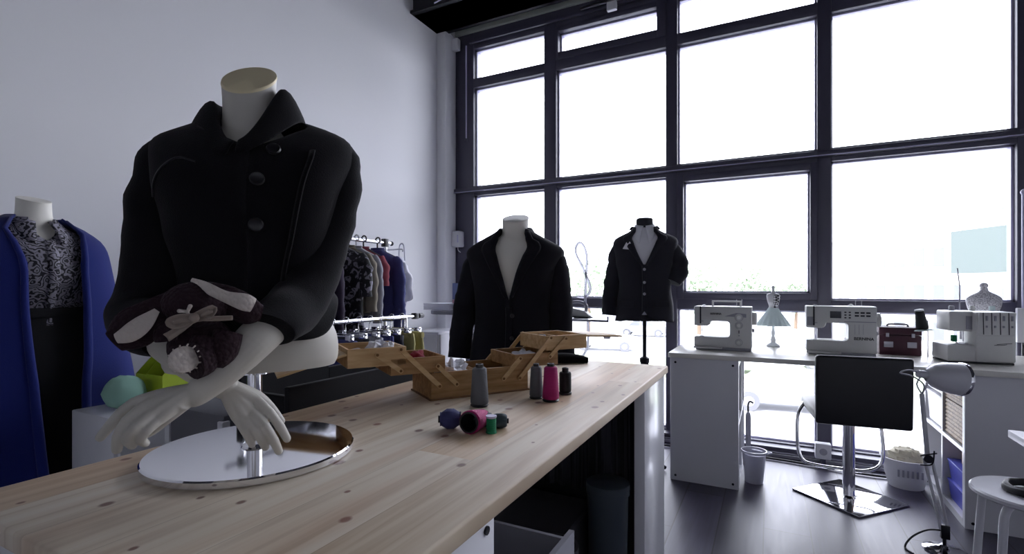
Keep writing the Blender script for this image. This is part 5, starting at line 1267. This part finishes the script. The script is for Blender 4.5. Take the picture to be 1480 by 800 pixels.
# ================================================================== RIGHT FOREGROUND: white table corner and stool
o = thing('side_table', 'white table corner jutting in at the lower right edge', 'table', (1.1, 1.68, 0))
MB().box(-.43, .5, -.5, .45, .697, .72, bev=.002).build('tabletop', M['lam'], o)
for sx, sy in ((.45, -.45), (.45, .4), (-.38, -.45)):
    MB().cyl((sx, sy, 0), (sx, sy, .697), .02).build('leg', M['lam'], o)
sx_ = onz(1497, 716, .45)
o = thing('stool', 'round white stool with bent metal legs under the white table corner', 'stool', (sx_.x, sx_.y, 0), .2)
MB().lathe([(.001, .44), (.165, .437), (.172, .442), (.172, .452), (.166, .458), (.001, .456)], 64).build('seat', M['lam'], o)
for k in range(4):
    th = PI+.55+k*PI/2; c_, s_ = math.cos(th), math.sin(th)
    MB().tube([(c_*.05, s_*.05, .432), (c_*.12, s_*.12, .430), (c_*.152, s_*.152, .405), (c_*.162, s_*.162, .34), (c_*.185, s_*.185, .0)], .0125, n=5).build('leg', M['lam'], o)
o = thing('belt', 'black coiled belt lying on the white stool', 'belt', (sx_.x, sx_.y-.01, .458))
mb = MB()
pts = [(.085*math.cos(t_/10*2*PI)*(1-.02*t_/3), .075*math.sin(t_/10*2*PI), .014+.004*math.sin(t_)) for t_ in range(0, 19)]
mb.tube(pts, .013, n=4, flat=.6).build('strap', M['black'], o)
MB().box(-.02, .02, -.095, -.085, 0, .03, bev=.003).build('buckle', M['brushed'], o)
# ================================================================== LIGHT, SKY, CAMERA
w = bpy.data.worlds.new('overcast_sky'); SC.world = w; w.use_nodes = True
nt = w.node_tree; bg = nt.nodes['Background']
tcn = nt.nodes.new('ShaderNodeTexCoord'); sx = nt.nodes.new('ShaderNodeSeparateXYZ'); nt.links.new(tcn.outputs['Generated'], sx.inputs[0])
r = ramp(nt, [(.0, '#d6d7de'), (.5, '#f0f1fb'), (1, '#e4e8fb')], math_node(nt, 'MULTIPLY_ADD', sx.outputs['Z'], .5, .5))
nt.links.new(r.outputs[0], bg.inputs[0]); bg.inputs[1].default_value = SKY = 6.0
sun = bpy.data.lights.new('sun', 'SUN'); sun.energy = 6; sun.angle = .2; so = bpy.data.objects.new('sun', sun); COL.objects.link(so); so.rotation_euler = (math.radians(38), 0, math.radians(-25))
pl = bpy.data.lights.new('window_portal', 'AREA'); pl.shape = 'RECTANGLE'; pl.size = 7.2; pl.size_y = 3.6; pl.cycles.is_portal = True
po = bpy.data.objects.new('window_portal', pl); COL.objects.link(po); po.location = (.95, YW+.2, 1.8); po.rotation_euler = (-PI/2, 0, 0)
cam = bpy.data.cameras.new('camera'); co = bpy.data.objects.new('camera', cam); COL.objects.link(co); SC.camera = co
co.location = (0, 0, CH); co.rotation_euler = (PI/2, 0, TH)
cam.sensor_width = 36; cam.lens = 36*F/1480; cam.shift_y = 15/1480; cam.clip_start = .02; cam.clip_end = 500
SC.view_settings.view_transform = 'Standard'; SC.view_settings.look = 'None'; SC.view_settings.gamma = 1; SC.view_settings.use_curve_mapping = False
SC.view_settings.exposure = .72
SC.cycles.max_bounces = 10; SC.cycles.diffuse_bounces = 5; SC.cycles.transparent_max_bounces = 12; SC.cycles.sample_clamp_indirect = 6
SC.cycles.use_denoising = True
